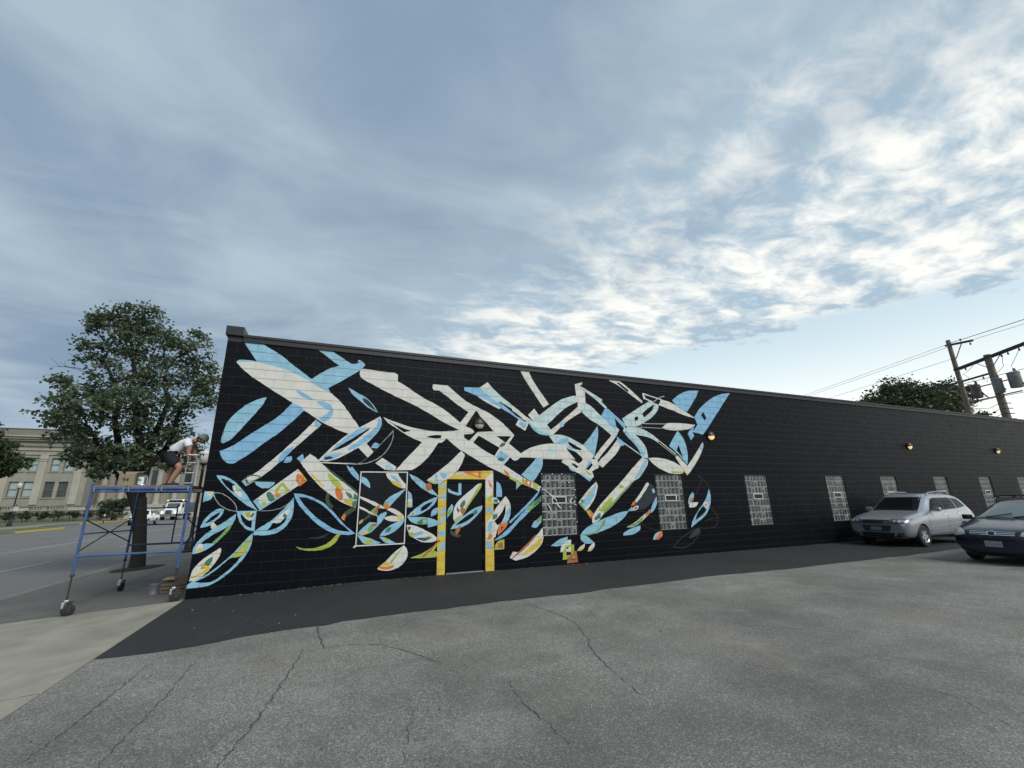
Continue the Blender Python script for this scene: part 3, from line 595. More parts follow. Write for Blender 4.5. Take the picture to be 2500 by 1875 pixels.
MURAL = """
wb:231,4728* 282,4778 447,4792 618,4780* 535,4904 413,5065 305,5228* 425,5247 597,5240 780,5158 1081,4983 1333,4794 1548,4638 1775,4470* 1905,4366 2200,4187* 2015,4177 1360,4371 636,4629
wb:1691,5252* 1708,5272* 1820,5279 2049,5267* 2171,5200 2416,5052 2632,4931* 2740,4958 2797,4993* 2760,5012 2783,5052 2835,5035 2910,4972 2939,4930* 2831,4797 2533,4561 2145,4282* 2200,4187* 1905,4366 1775,4470* 1938,4612 2150,4772 2354,4858* 2191,4961 1987,5113 1826,5214*
ww:231,4728* 420,4744 655,4757 900,4718 1152,4661 1429,4563 1715,4423 1949,4286 2201,4181* 2424,3999 2593,3801 2763,3583 2913,3383* 2935,3343* 2698,3231* 2559,3265 2328,3356 2020,3512 1693,3724 1410,3897 1130,4067 853,4235 596,4403 375,4572
wB:1458,4194* 1616,4145 1788,4046 1905,3962* 1720,4000 1569,4070
wB:1925,3953* 2071,3963 2207,3901 2301,3783 2294,3639 2220,3533 2134,3468* 2008,3542* 2153,3661 2238,3758* 2104,3801 1987,3875
wb:909,3970* 787,3932 571,3799 371,3585 240,3370 197,3164 179,2953* 221,2927 337,2995 458,3157 578,3350 743,3607 867,3829
wB:1438,3879* 1354,3763 1203,3566 957,3350 717,3149 514,2974 342,2840 179,2759* 230,2639 303,2551 354,2516 433,2503 507,2536 737,2722 1001,2972 1244,3190 1459,3433 1599,3599 1701,3735* 1577,3818
ww:1955,3516* 2085,3418* 1969,3280 1703,2991 1533,2804 1307,2524 1006,2226 750,2040* 661,2149* 937,2354 1215,2637 1501,2957 1758,3271
wB:1957,3513* 2084,3415* 2001,3331* 1950,3388 1935,3457
wB:1572,2905* 1448,2847 1347,2737 1296,2620 1298,2532* 1379,2587 1484,2731 1548,2823
wB:1551,2682* 1444,2650 1401,2536* 1512,2548 1560,2599
wB:1765,2737* 1646,2630* 1731,2556* 1795,2614
ww:1913,2741* 1733,2551* 1842,2399 2034,2176 2243,1973 2408,1849 2573,1736 2717,1652 2953,1552* 2985,1658* 2978,1843* 2957,1906* 2681,2104 2406,2332 2153,2548 2025,2671
wg:2194,2517* 2444,2339 2699,2135 2966,1922* 2970,1874* 2682,2094 2408,2305
wl:2308,2331* 2411,2270 2581,2115 2671,1990 2694,1939* 2573,1970 2426,2094 2337,2218
wy:2563,2094* 2659,2011 2694,1939* 2593,1970*
wy:1943,2329* 2024,2278 2150,2156 2267,2023* 2250,2003* 2114,2135 1988,2257
wo:2510,2022* 2615,1950 2674,1826 2663,1714* 2572,1756 2502,1889
wG:2716,1918* 2840,1855 2898,1751* 2785,1794
wG:2908,1885* 2985,1802 2980,1730* 2899,1741*
wl:2680,1744* 2950,1730* 2884,1680 2860,1595* 2694,1693*
wy:2792,1712* 2892,1700 2860,1595* 2787,1641*
wG:2981,1719* 2893,1690 2880,1598* 2951,1577 2987,1637
ww:1701,2402* 1907,2160* 1070,1544* 924,1732*
wb:924,1732* 1004,1784* 1054,1683 1143,1662 1323,1774 1611,1933* 1644,1966* 1070,1544*
wo:1701,2307* 1799,2267 1895,2146* 1767,2031* 1700,2135 1681,2236
wy:1693,2388* 1714,2398* 1907,2160* 1887,2131* 1799,2267
ww:1759,2196* 1797,2135* 1746,2145*
wl:1427,2126* 1593,1937* 1578,1908* 1429,1860* 1389,1822* 1316,1842* 1300,1900 1331,2017|1427,2047* 1520,1938* 1399,1890* 1367,1939
wo:1306,1852 1346,1884 1412,1860 1408,1812 1339,1793
wG:1182,1931* 1268,1872 1333,1764* 1241,1718 1170,1805 1149,1883
wl:1079,1692 1119,1720 1173,1700 1161,1652 1110,1644
wb:193,2258* 355,2240 574,2107 752,1906 895,1714 1037,1532* 836,1640 612,1813 423,1984 287,2135|277,2208* 417,2155 554,2069* 517,2031 535,1955 587,1879* 456,1984 359,2088
ww:513,2059* 601,2030 673,1925 717,1811* 623,1860 545,1945
wl:565,2050* 653,1954* 631,1926 582,1983
wb:35,1935* 192,1933* 214,1892 165,1782 37,1723*
ww:71,1931* 184,1930* 156,1846 105,1865
wy:103,1930* 152,1930* 150,1883* 118,1884*
wn=15:199,1915* 353,1891 517,1776 615,1663 657,1532*
wn=15:199,1915* 256,1762 388,1630 529,1562 657,1532*
wb=23:657,1528* 1012,1532*
wn=13:1010,1545* 1245,1536 1468,1588 1602,1682*
wb:426,1592* 297,1586 168,1471 91,1347 65,1233* 198,1263 311,1367 395,1465|361,1530* 235,1451 131,1310* 247,1369 332,1448
ww:276,1332* 241,1298 246,1235 290,1176* 382,1203* 332,1276
wy:264,1243* 332,1276* 382,1203* 290,1176*
wb:654,1491* 505,1370 328,1241 158,1096 40,943 -4,824 5,746* 112,766 258,836 426,995 562,1187 637,1366|568,1268* 434,1174 272,1073 104,932* 244,933 321,947 449,1065 529,1188
wL:595,1285* 579,1186 454,1029 325,920* 302,948* 444,1101 538,1242
ww:48,839 95,941* 154,912 160,815* 81,768*
wy:56,838* 138,860* 153,807* 81,768*
ww:463,843* 333,753 166,608 52,445 28,254* 167,285 316,427 432,608 482,763
wG:357,691* 238,595 173,454* 291,497 349,579
wy:173,565* 305,504 333,443 261,379 52,294* 46,336* 168,386 264,464 172,513*
wb:988,1097* 857,939 689,715 492,518 295,360 39,228 -28,126* 205,131 384,167 586,287 785,481 937,701 998,950|870,705* 763,649 651,638* 496,483 328,340 114,231* 270,210 407,224 579,339 748,518 830,636
wl:991,1005* 922,954 779,781 666,646* 796,647 900,730 965,879
wy:846,831* 883,740* 763,711*
wb:1680,1798* 1617,1711 1507,1559 1350,1381 1191,1255 1009,1132* 1001,1059* 1181,1046 1403,1070 1565,1185 1673,1353 1701,1564|1335,1284* 1466,1283 1545,1376* 1593,1422 1538,1271 1408,1172 1231,1131* 1293,1195
ww:1620,1595* 1514,1491 1402,1389 1307,1298* 1448,1288 1561,1394 1636,1527
wG:1526,1472 1583,1432 1545,1376 1514,1415
wb:667,1522* 1004,1527* 1012,1317* 1018,1132* 984,1133* 860,1184 744,1308 677,1439|729,1493* 816,1397 908,1339* 948,1356* 956,1190* 852,1249 762,1362
ww:759,1520* 987,1520* 981,1430 916,1342 815,1407
wl:785,1513* 903,1516* 892,1395* 828,1434
wG:954,1515* 896,1432* 925,1404 977,1467
wB:1671,1887* 1877,1855 2189,1732 2476,1507 2732,1221 2994,1003* 2829,980 2555,1031 2278,1168 2014,1400 1808,1620 1708,1798|1770,1817* 1978,1775 2235,1641 2462,1447 2674,1223 2882,1047* 2627,1087 2387,1213 2146,1387 1919,1618
wl:1821,789* 2005,742 2224,749 2457,842 2633,1018* 2691,1006* 2591,826 2394,711 2138,691 1954,717 1850,769
wd=50t:2057,956* 2261,947 2460,1025*
we=76:2363,1880* 2351,1749 2407,1638 2475,1570*
we=98:2755,1419* 2946,1560*
wo:2674,1342* 2724,1440 2767,1389 2747,1280*
wy:2674,1342* 2696,1381 2747,1280*
wB:2690,2503* 2753,2472* 2776,2430* 2814,2473* 2981,2273* 2991,2146* 2850,2261 2738,2408
wb:895,2135* 1280,2126* 1256,2057 1156,1999 1032,2009 938,2068
wG=27:716,2193 794,2256 897,2262 1006,2233
wG=42:726,2184* 790,2081*
wG=20:788,2093* 1006,2229*
wb:662,2145* 688,2170* 777,2062* 753,2035*
ww=24:2114,2551* 2891,2532*
ww:2084,2590* 2363,2920 2691,3235 2916,3386 3111,3508 3365,3672* 3410,3554 3383,3373 3253,3190 3063,2989 2828,2848 2532,2672 2306,2585|2305,2788* 2643,3042 2944,3246 3165,3402* 3106,3311 2864,3097 2609,2908
wB:2399,2902* 2644,3147 2918,3361 3110,3380* 2866,3184 2585,2992 2338,2807*
wB:3318,3659* 3410,3554 3383,3373 3253,3190 3017,2987 2705,2826* 2700,2892* 2929,3071 3181,3304 3310,3489
wB:2233,2730* 2595,2757* 2388,2623 2159,2601*
wd:2196,2665* 2330,2696 2386,2651 2243,2611*
ww:2911,2918* 3067,3042* 3269,2820* 3154,2677*
ww:3478,2683* 3810,2471* 3782,2390* 3557,2410* 3317,2561*
wb:3551,2511* 3636,2519 3752,2438* 3728,2403* 3557,2414*
ww:3607,2462* 3660,2476 3679,2432* 3609,2432*
wB:3200,2916* 3287,3039 3417,2988* 3337,2909
wn:3698,3356* 3694,3120 3575,2849 3374,2649 3132,2548 2879,2512* 3124,2665 3357,2931 3556,3182
wk:3690,3311* 3676,3119 3557,2860 3363,2670 3140,2569 2968,2543* 3134,2670 3367,2932 3567,3171
wn=30:2727,2535* 2878,2533*
wb:2588,4335* 2805,4226 3026,4105 3186,3955 3316,3758* 3084,3869 2883,4026 2704,4173
wd:2920,4102* 3038,4078 3169,3943 3286,3790* 3104,3893 2968,4014
ww:2829,4788* 2912,4832 3307,4812 3666,4803* 3737,4757* 3734,4599* 3980,4463 4362,4227 4723,4059 4992,3906 5365,3624* 5368,3423* 4975,3592 4612,3787 4279,3957 3905,4122 3515,4282 3221,4423 2952,4552 2839,4648
ww:4619,4492* 4635,4592 4756,4590 5001,4594* 5228,4417 5508,4212 5789,4080 6100,3949 6415,3765 6680,3552 6879,3359* 6359,3318* 6281,3434* 6074,3672 5919,3813 5828,3958* 5764,3954* 5587,3918* 5283,4097 5033,4277 4784,4444* 4664,4434
ww:5587,3918* 5777,3954* 5503,3533* 5666,3480 5742,3398 5692,3348* 5468,3327* 5368,3423* 5365,3624*
ww:4984,3236* 5368,3442* 5468,3331* 5477,3236* 5606,3159* 5843,3403* 6281,3434* 6879,3359* 6713,3128* 7071,2866* 7014,2742 6878,2678 6747,2761* 6560,2559* 6846,2399 7136,2232 7403,2112 7632,1991* 7558,1875* 7264,2016 6868,2184 6557,2325 6097,2534 5672,2762 5351,2943 5106,3123*
wk:5869,3306* 6047,3216 6253,3113 6447,3009* 6303,2788* 6047,2914 5719,3115*
wk:6359,3318* 6784,3325* 6634,3145*
wp:6303,2788* 6460,2949* 6734,2809* 6560,2559*
wT:6435,3034* 6514,3134 6634,3150* 6593,3075 6513,3028
wB:6460,2925* 6716,2809* 6561,2636* 6341,2733*
wT:6379,2693* 6458,2755 6601,2721* 6509,2647
ww:3437,3662* 3597,3602 3935,3493 4277,3417 4626,3374 4981,3378 5368,3430* 5056,3239 4986,3166 4892,3092 4810,3090* 4710,2925 4577,2739 4380,2533 4184,2409* 3793,2390* 4019,2661 4231,2889 4404,3088* 4128,3192 3853,3352 3603,3500|3577,3567* 3803,3464 4121,3352* 3944,3310* 3760,3439|4503,3218* 4676,3271 4887,3284* 4866,3197* 4678,3190
ww:5400,2902* 5504,2806* 5429,2594 5300,2386 5055,2192 4849,2092 4666,2103 4551,2163* 4773,2337 5001,2519 5234,2730
wl:4551,2163* 4665,2136 4860,2103* 4712,2079
ww:7101,5213* 7435,5260 7472,5222* 7374,5171* 7552,4844 7971,4291* 7790,4180* 7486,4594 7210,5005
wB:5465,4575* 5891,4610* 6102,4485 6474,4254 6688,4088 6986,3873 7261,3785* 7011,3797* 6741,3962 6472,4087 6154,4232 5840,4362 5479,4487*
wp:5891,4610* 6116,4778* 6369,4532 6772,4223 7044,4006 7458,3769* 7372,3739* 7124,3855 6798,4095 6474,4254* 6393,4236* 6101,4433
ww:5891,4610* 6116,4778* 6182,4700* 6049,4571*
ww:5866,4369* 6180,4234 6472,4100* 6472,4043* 6154,4181 5853,4345*
ww:7012,3810* 7309,3705* 7203,3494* 6931,3640*
wB:7060,3761* 7264,3682* 7185,3562* 6995,3663*
wk:6447,4252* 6506,4257* 6748,4086* 6688,4098
wb:7669,2961* 7710,2780 7681,2530 7547,2307 7389,2112* 7057,2304* 7308,2550 7536,2777
wb:6920,2136* 7051,2077* 6902,1923*
wo:6537,2445* 6662,2387 6743,2244* 6634,2291
wl:6738,2268* 6921,2185 7131,2066* 6998,2073 6711,2216*
wl:7083,2258* 7161,2162 7189,2025* 7073,2083*
wo:7175,2210* 7368,2138* 7309,1981* 7178,2030*|7241,2162* 7308,2126* 7265,2042* 7225,2078*
wl:7376,2126* 7538,2053 7506,1932* 7398,1981
wB:6897,2317* 6963,2281* 6922,2226*
wp:7542,2029* 7632,2004* 7574,1920*
wy:4838,2093* 4852,-1* 5054,-6* 5046,2189* 4941,2104
wy:5046,2189* 5148,2261 5312,2387* 6262,2407* 6046,2191*
wy:6046,2191* 6262,2407* 6278,-23* 6044,-15*
ww:6262,2402* 6261,1940 6195,1780 6066,1714* 6054,2191*
wo:6121,2168* 6209,2080 6254,1964* 6171,2010
wl:6071,1714* 6233,1757 6265,1665 6145,1622*
wB:6070,1510* 6194,1508 6258,1349* 6119,1375
ww:6070,1132* 6257,1315* 6266,708* 6069,717*
wB:6118,1086 6217,1149 6241,1016 6167,909 6106,955
wl:6093,825* 6167,909* 6240,884* 6191,820*
wo:6081,756* 6166,843 6254,829* 6190,729
wB:6069,696* 6190,668 6243,515* 6069,513*
wb:4854,1770* 4948,1850 5049,1856* 5046,1706* 4928,1725
wb:4859,1332* 4934,1480 5043,1532* 5045,1445* 4916,1320*
wb:4864,1162* 5047,1359* 5050,1220* 4921,1124*
wb:4854,963* 5003,999 5044,892 4929,834*
wb:4859,528* 4933,668 5043,745* 5044,621 4937,523*
wb=62:4774,2315* 4778,2193 4849,2093 5042,1966*
wB:4854,2338* 5052,2340* 5031,2227 4938,2216
wp=46:5284,2319 5444,2349 5510,2297 5477,2240
wo:5485,2391* 5934,2395* 5939,2207* 5675,2287 5529,2343|5650,2356* 5859,2357* 5860,2264*
wb:4111,2318* 4302,2236 4531,2083 4740,1907 4847,1775* 4629,1864 4400,2007 4217,2170
wr:4521,2061 4621,2100 4680,2016 4638,1918 4548,1941
wb:4835,1775* 4634,1712 4373,1567 4205,1424 4119,1332* 4338,1357 4576,1457 4750,1603|4714,1668* 4548,1606 4441,1523* 4422,1439* 4552,1489 4660,1583
ww:4290,1459* 4283,1380 4127,1340* 4206,1407
wL:4274,1432* 4267,1384 4166,1350* 4228,1406
wB:4842,1525* 4731,1485 4673,1390 4685,1312* 4802,1366 4844,1450
wb:4113,1326* 4340,1315 4648,1285 4874,1193* 4887,1130* 4611,1072* 4609,1139* 4389,1157 4214,1215
wL:4334,1190* 4450,1270 4604,1287* 4609,1139* 4433,1145
wG:4345,1190* 4473,1259* 4487,1164* 4433,1150
wb:4484,1248* 4572,1245* 4574,1172* 4487,1175*
ww:4111,1147* 4261,1131 4480,1050 4704,927 4844,827* 4797,757 4622,735 4426,775 4228,906 4137,1033
wT:4135,1084 4187,1107 4230,1091* 4170,1011*
wB:4311,964 4461,999 4506,956 4357,880 4292,893
wl:4162,950 4268,976 4293,873 4251,865
wl:4466,865* 4596,880 4727,895* 4662,863
wT:4326,851* 4553,851 4728,853* 4577,778 4425,795
wl:4224,424* 4501,507 4714,617 4896,794* 4930,771* 4781,552* 4849,508* 4847,406* 4505,396
wr:4482,428* 4714,617 4896,794* 4930,771* 4758,615 4547,414*
wb:4114,1922* 4187,1847 4221,1719 4228,1539* 4110,1541*
ww:4123,1720 4182,1719 4206,1645 4198,1581* 4112,1583*
wy:4125,1667 4168,1673 4185,1592 4116,1589
ww:4068,702* 4146,608 4163,467 4086,333 3967,234 3767,184 3586,202 3504,237* 3675,379 3868,563
wl:4029,654* 4069,682* 3819,331* 3758,345*
wy:3561,281* 3715,377* 3760,306* 3883,288* 3571,274*
wo:3531,283* 3722,270 3882,294* 3825,224 3685,205 3563,242
wB:6349,2138* 6450,2067 6500,1916 6498,1747* 6346,1749*
wp:6207,1735* 6346,1733 6451,1617* 6319,1585 6232,1643
wG:6282,1688 6370,1687 6382,1606 6294,1619
ww:6601,1769* 6701,1635 6737,1474 6708,1269 6629,1113* 6465,1097* 6568,1273 6596,1431 6590,1568* 6493,1365 6266,1126* 6248,1345* 6344,1482 6471,1639
ww:6266,1126* 6291,1158* 6440,1097* 6364,945 6313,771* 6266,773*
wk:6291,1158* 6341,1212* 6440,1097* 6370,1055*
wb:6725,1497* 6721,1291 6629,1113* 6478,1096* 6567,1228 6621,1385
wG:6248,1322* 6380,1334* 6366,1234* 6252,1193*
wo:6440,1097* 6667,1123* 6589,981 6463,875 6387,812* 6376,944|6477,1018* 6540,1027* 6463,919*
wB:7601,1920* 7500,1765 7249,1509 6953,1285 6718,1088* 6680,1134* 6928,1331 7224,1580 7502,1836 7566,1920*
wB:7623,1768* 7386,1601 7086,1350 6794,1085 6537,872 6276,703* 6386,713 6637,823 6896,1059 7163,1279 7381,1460 7617,1620*
wL:7623,1763* 7385,1596 7193,1417* 7271,1380* 7617,1625*
wG:7623,1763* 7441,1635* 7382,1483* 7617,1625*
wl:6286,480* 6312,597 6411,690 6548,712* 6545,487*
wr:6373,638* 6510,642* 6508,511* 6385,518*
ww:7632,964* 7643,711* 7589,555 7397,385 7185,265 6852,198* 6691,273* 6781,409* 6958,377* 7140,488 7382,700
wy:7635,711* 7562,556 7345,399 6981,299* 7244,483 7513,672
wr:7451,777* 7327,635 7087,447 6778,246* 6748,265* 7037,472 7302,686 7406,772
wb:7617,1267* 7611,1127* 7471,970 7312,980* 7369,1089 7505,1177
wL:7617,1267* 7613,1173* 7420,1036* 7492,1165
db=62:5051,1959* 5202,1870 5380,1823*
db=80:5396,2153* 5401,1808*
dw:5972,2108* 5947,1988 5752,1741 5586,1499 5470,1304 5308,1179 5250,1213* 5235,1376 5290,1571 5417,1723 5678,1922 5873,2080
dl:5972,2108* 5947,1988 5728,1696 5562,1455* 5515,1467* 5704,1741 5849,1966
dG:5517,1699* 5537,1588 5456,1479* 5408,1524 5430,1612
dT:5326,1526* 5397,1437 5375,1383* 5327,1439
dr:5397,1459* 5491,1501 5563,1433* 5470,1315*
dl:5249,1224* 5422,1327 5458,1283* 5308,1168*
db:5984,1546* 5754,1473 5517,1325 5285,1158 5173,1009* 5427,1035 5660,1146 5875,1337 5972,1445|5851,1426* 5611,1322 5424,1197 5298,1094* 5519,1151 5731,1275
dG:5730,1385 5838,1460* 5851,1360 5767,1329
de:5150,1025* 5243,947 5336,900 5448,853* 5383,813 5245,851 5163,929
dr:5289,977* 5437,1110* 5404,961 5313,869*
db:5196,1594* 5237,1506 5155,1345 5072,1251* 5070,1359* 5117,1487
dL:5175,1486 5188,1399 5098,1325* 5100,1422
pw:3572,2347* 3840,2355* 3910,2229 4044,2077* 4055,1976* 3947,1983 3793,2059 3675,2165 3595,2265
pB:3668,2297* 3808,2241 3942,2102* 3839,2128 3735,2203
py:3687,2165* 3802,2134 3917,2090 3998,1977* 3884,2002 3755,2078
pb:3044,2244* 3136,2214 3227,2103 3247,1981* 3147,2042 3041,2122*
pb:4056,1970* 3889,1890 3708,1793 3603,1697 3561,1588* 3651,1502* 3720,1585* 3836,1718 3955,1840
pL:3549,1588* 3617,1672 3689,1695 3668,1635 3589,1527
po:3596,1612 3655,1647 3708,1573* 3651,1502* 3600,1539
pw:3027,1814* 3227,1739 3449,1633 3549,1576* 3601,1515* 3479,1542* 3356,1598 3184,1685 3025,1772*
pw:3651,1502* 3710,1537* 3822,1510 3950,1434 4041,1340* 4038,1286 3983,1251* 3904,1356* 3802,1413
pw:3025,1599* 3183,1524 3306,1450 3453,1381* 3430,1364* 3284,1421 3126,1502 3023,1552*
pw:3589,1311* 3672,1351 3805,1359 3905,1344* 3983,1251* 3837,1232 3689,1255
py:3951,1397* 4010,1341 3983,1269 3860,1253* 3893,1326
pp:3722,1313* 3806,1347 3886,1345* 3833,1292
pL:3281,1463* 3393,1568* 3455,1542* 3438,1435 3394,1377*
pr:3364,1461* 3407,1543* 3456,1518 3398,1406
po:3417,1579 3462,1626 3493,1608* 3479,1542* 3406,1565
pe=54:3286,1397* 3208,1329 3141,1284*
pl:3048,1199* 3072,1268 3128,1304* 3142,1266 3099,1215
pb:3641,1460* 3633,1382 3545,1241 3412,1093 3277,994 3118,954* 3040,992* 3130,1104 3262,1215 3443,1351* 3535,1420
pk:3351,1301* 3443,1351* 3446,1209* 3296,1244
pL:3253,1087* 3311,1190* 3387,1106 3276,1011*
pr:3323,1190* 3446,1209* 3432,1139 3349,1148
py:3118,954* 3158,1045 3238,1059 3230,995
pb:3036,969* 3165,941 3343,875 3555,784* 3433,755 3281,757 3138,827
pl:3184,837* 3273,878 3391,855* 3349,794 3245,776
pb:4043,1298* 4052,1237 3965,1120 3848,1017 3683,941 3516,931* 3582,1028 3743,1151 3922,1235
pG:3620,991* 3675,1083 3770,1115* 3739,1021
pb:3517,925* 3614,897 3736,845 3880,762* 3765,753 3644,791 3556,865
pl:3604,851* 3662,878 3737,833 3667,802
wp:7304,3944* 7498,4129* 7646,3948* 7952,4174 8360,4447 8813,4604* 8888,4603* 8934,4438* 8493,4209 8191,3963 7879,3691* 7995,3555* 7848,3392* 7610,3429 7411,3575 7315,3741* 7435,3794*
ww:7304,3944* 7498,4129* 7612,3962* 7435,3794*
ww:6826,4180* 7022,4052* 7317,3819* 7451,3748* 7314,3695* 7019,3927* 6823,4040*
ww:8847,4956* 9108,5037* 9104,4978* 9004,4918* 9184,4761* 9179,4421* 9007,4125* 8916,4170* 8915,4436* 8881,4602*
ww:8924,4286* 9026,4126* 8621,3890 8355,3683 8058,3416* 7848,3392* 7995,3555* 8289,3775 8631,4053
wb:8271,3768* 8414,3766* 8428,3686* 8281,3622*
wb:7315,3741* 7411,3575 7610,3429 7848,3392* 7920,3442* 7647,3508 7447,3639*
wp:9005,4935* 9528,4685* 9792,4550* 9747,4488* 9931,4318* 9868,4280* 9536,4548* 9184,4761*
wB:9850,4296* 9956,4285* 10587,3807* 10488,3710* 10089,4088*
wp:9026,4410* 9179,4421* 9400,4301 9691,4048 9989,3862 10216,3738* 10309,3658* 10189,3462* 10030,3456* 9848,3604 9590,3775 9295,3926 9061,4095*
wB:9848,4279* 10057,4172 10179,3974 10206,3637* 10056,3731 9691,4048*
wb:9541,3740* 9544,3443 9363,2841* 9015,3166* 9256,3399
ww:7043,2866* 7327,3023 7735,3141 8151,3170 8433,3148 8496,2993 8732,2750* 8304,2736 7719,2746 7220,2766 7024,2762*
wp:7791,2853 7938,3071 8150,3139 8163,3046 7999,2888
wp:7918,3395* 8270,3425 8554,3373* 9015,3166* 9363,2841* 9168,2727* 8866,2597* 8986,2755* 8780,2938 8498,3040* 8433,3148* 8081,3168*
ww:8719,3125* 9014,3160* 9363,2841* 9168,2727* 8866,2597* 8986,2755*
wB:8152,3186* 8300,3316 8535,3356* 8508,3213* 8222,3166
wB:8505,3150* 8714,3046* 8639,2997* 8499,3056*
wk:8546,3246* 8952,3053* 8930,2999* 8714,3046 8542,3167*
ww:8321,2727* 8623,2732 8832,2627* 9174,2805* 9467,2732* 9487,2527* 9255,2415* 9300,2276* 9160,2137* 8831,2350* 8536,2470* 8505,2546* 8283,2665*
wk:8580,2624* 8670,2631* 8819,2544* 8759,2503*
wk:9040,2481* 9255,2649* 9296,2603* 9147,2451*
wB:9033,2490* 9225,2743* 9267,2665* 9070,2491*
wb:8831,2350* 8957,2336* 9166,2213* 9289,2276* 9160,2128*
wb:8504,2531* 8746,2417* 8638,2410* 8535,2464*
wl:8987,2505* 9241,2322* 9190,2291* 9001,2450*
ww:9992,3461* 10176,3451* 9928,3195 9717,2993 9446,2716* 9360,2809* 9610,3087
ww:10199,3352* 10344,3208* 10096,2905 9845,2707 9619,2522* 9458,2621* 9542,2733 9829,2964
wB:10208,3453* 10357,3341* 10459,3278* 10442,3191* 10340,3174* 10194,3302*
wp=37:10456,3251* 11081,2887*
wp:10445,4005* 10751,4179 11156,4415 11573,4641* 11912,4537* 11843,4351 11594,4121 11269,3928 10914,3771* 10584,3773*|11217,4206* 11453,4381 11736,4544* 11622,4338 11288,4087*|10905,4065* 11038,4125* 11060,4022* 10933,3945*
ww=41:11359,4854* 12048,4712*
ww=80:11340,4878* 11369,4688*
ww=44:11363,4709* 11700,4606*
wn=30:11662,4586* 11990,4781 12187,4836*
ww:12026,4717* 12468,4630 12900,4417 13381,4177* 12967,4246 12389,4404 11903,4529*
wn=29:11158,3887* 12186,3931*
wn=21:10955,3766* 12032,3781*
wn=21:11137,3886* 11145,3775*
ww:11946,3802* 12167,3955* 12647,3980 13345,3959* 13085,3818 12611,3743 12159,3741
ww:10095,5242* 10402,5234* 10836,4965 11286,4603* 11257,4540* 10897,4754 10425,5038 10088,5170*|10371,5123* 10435,5147* 10789,4925* 10741,4867*
wB:13667,5145* 13561,4955 13320,4670 13057,4371* 12723,4480 12482,4724* 12792,4935 13197,5100
wB:15126,5173* 14731,4766 14287,4311 13860,3872 13516,3562 12991,3095* 12895,3359 12965,3650 13291,3920* 13070,3437* 13235,3588* 13186,3713* 13441,3964* 13341,4219* 13692,4580 14251,4928 14693,5100|13646,4312* 13771,4414* 13862,4211* 13781,4112*
wb:12563,3730* 12791,3427 12861,3003 12805,2652* 12492,2960 12153,3230* 12346,3482|12540,3277* 12656,2859* 12423,3097*
wp:10499,3745* 10849,3562 11114,3334 11253,3100 11283,2831* 11055,2844* 10994,3026 10815,3256 10590,3450 10447,3630*
wb:10447,3630* 10530,3651* 10713,3455 11014,3195 11190,2930* 11055,2844* 10994,3026 10815,3256 10590,3450
wp:10584,3773* 11078,3744 11483,3589 11781,3391* 11728,3320* 11342,3479 10846,3535* 10577,3704*
ww=28:11766,3377* 12402,2958*
wn=24:11728,3320* 12360,2915*
ww:11055,2844* 11276,2781* 11212,2597 10906,2266 10692,2162* 10260,1803 9926,1530 9606,1295 9349,1065* 9165,1012* 9178,1188 9438,1479 9798,1777 10214,2118 10650,2505
wb:11275,2771* 11094,2476 10820,2230 10694,2175* 10885,2442 11128,2755*
wL:10658,2142* 10260,1805 9843,1442 9566,1261* 9525,1292* 10100,1744 10524,2081
wl:10168,2041 10282,2025 10297,1943* 10150,1943*
wl:9887,1716* 9854,1563 9611,1356 9459,1300* 9391,1361* 9419,1480 9467,1390* 9670,1597
wG:9441,1301* 9429,1152 9241,1070* 9248,1158
ww:11283,2831* 11687,2846 12111,2779 12444,2647 12687,2478* 12536,2374* 12139,2372 11726,2503 11451,2667
wl:12106,2446* 12590,2436* 12537,2381* 12141,2382*
ww:12347,2887* 12444,2941* 12799,2618* 12752,2324* 12602,2512
ww:12790,2617* 13127,2939 13471,3306 13573,3400* 13564,3236 13361,2944 13074,2621 12752,2324*
wb:13570,3382* 13564,3236 13454,3071* 13401,3177*
wy:12580,2512* 12648,2519* 12767,2359* 12731,2331*
ww:9362,2135* 9407,1997 9290,1693 9109,1457 8958,1342* 8753,1558* 8992,1817
wb:9339,2074* 9346,1936 9256,1724 9078,1517 8933,1396* 8848,1551* 9100,1816
wy:9035,1817 9104,1871 9143,1816 9096,1762
wL:8753,1558* 8849,1566* 8944,1401* 8958,1342*
wG:8835,1610 8880,1654 8927,1603 8874,1556
wo:8976,1342* 9102,1368 9220,1262* 9121,1147*
wl:8976,1342* 9110,1368* 9089,1186*
wb:10402,1307* 10188,1100 9793,903 9379,773 9053,714 8756,713* 8887,850 9145,985 9442,1093* 9820,1201 10130,1283
wL:8791,726* 9127,760 9389,889 9533,1090* 9597,1109* 9500,914 9197,737 8877,708
wd:11192,2103* 11405,1988 11459,1761 11265,1539 10959,1356 10598,1318* 10444,1337* 10620,1519 10931,1798
ww:11180,2103* 11205,2038 10968,1766 10700,1527* 10638,1575* 10895,1831 11106,2070
wo:10668,1596* 10656,1487* 10493,1435* 10563,1536
wb:10363,1308* 10523,1422* 10578,1315*
ww:10544,1365 10651,1441 10769,1438* 10719,1346 10578,1318
wr:10605,1380 10668,1419 10712,1393 10640,1345
wb:11304,1908* 11377,1930* 11418,1826* 11338,1788*
wb:11450,1697* 11446,1504 11318,1316 11164,1226* 11253,1444
ww:11178,1335* 11144,1226* 10839,1018 10548,876 10277,862* 10601,995 10897,1171
wo:11178,1335* 11144,1226* 10991,1122* 10983,1224*
wL:10938,1179* 10847,1018* 10550,888* 10277,862* 10639,988*
wb:10766,898* 10732,778 10486,667 10141,646* 10187,725 10466,833
wo:11525,716* 11529,592 11373,491 11172,492* 11226,605 11359,691
wb:11442,703* 11259,487* 11172,492* 11250,634
wb:12849,1813* 12919,1745 12855,1579 12700,1449 12639,1483* 12713,1664
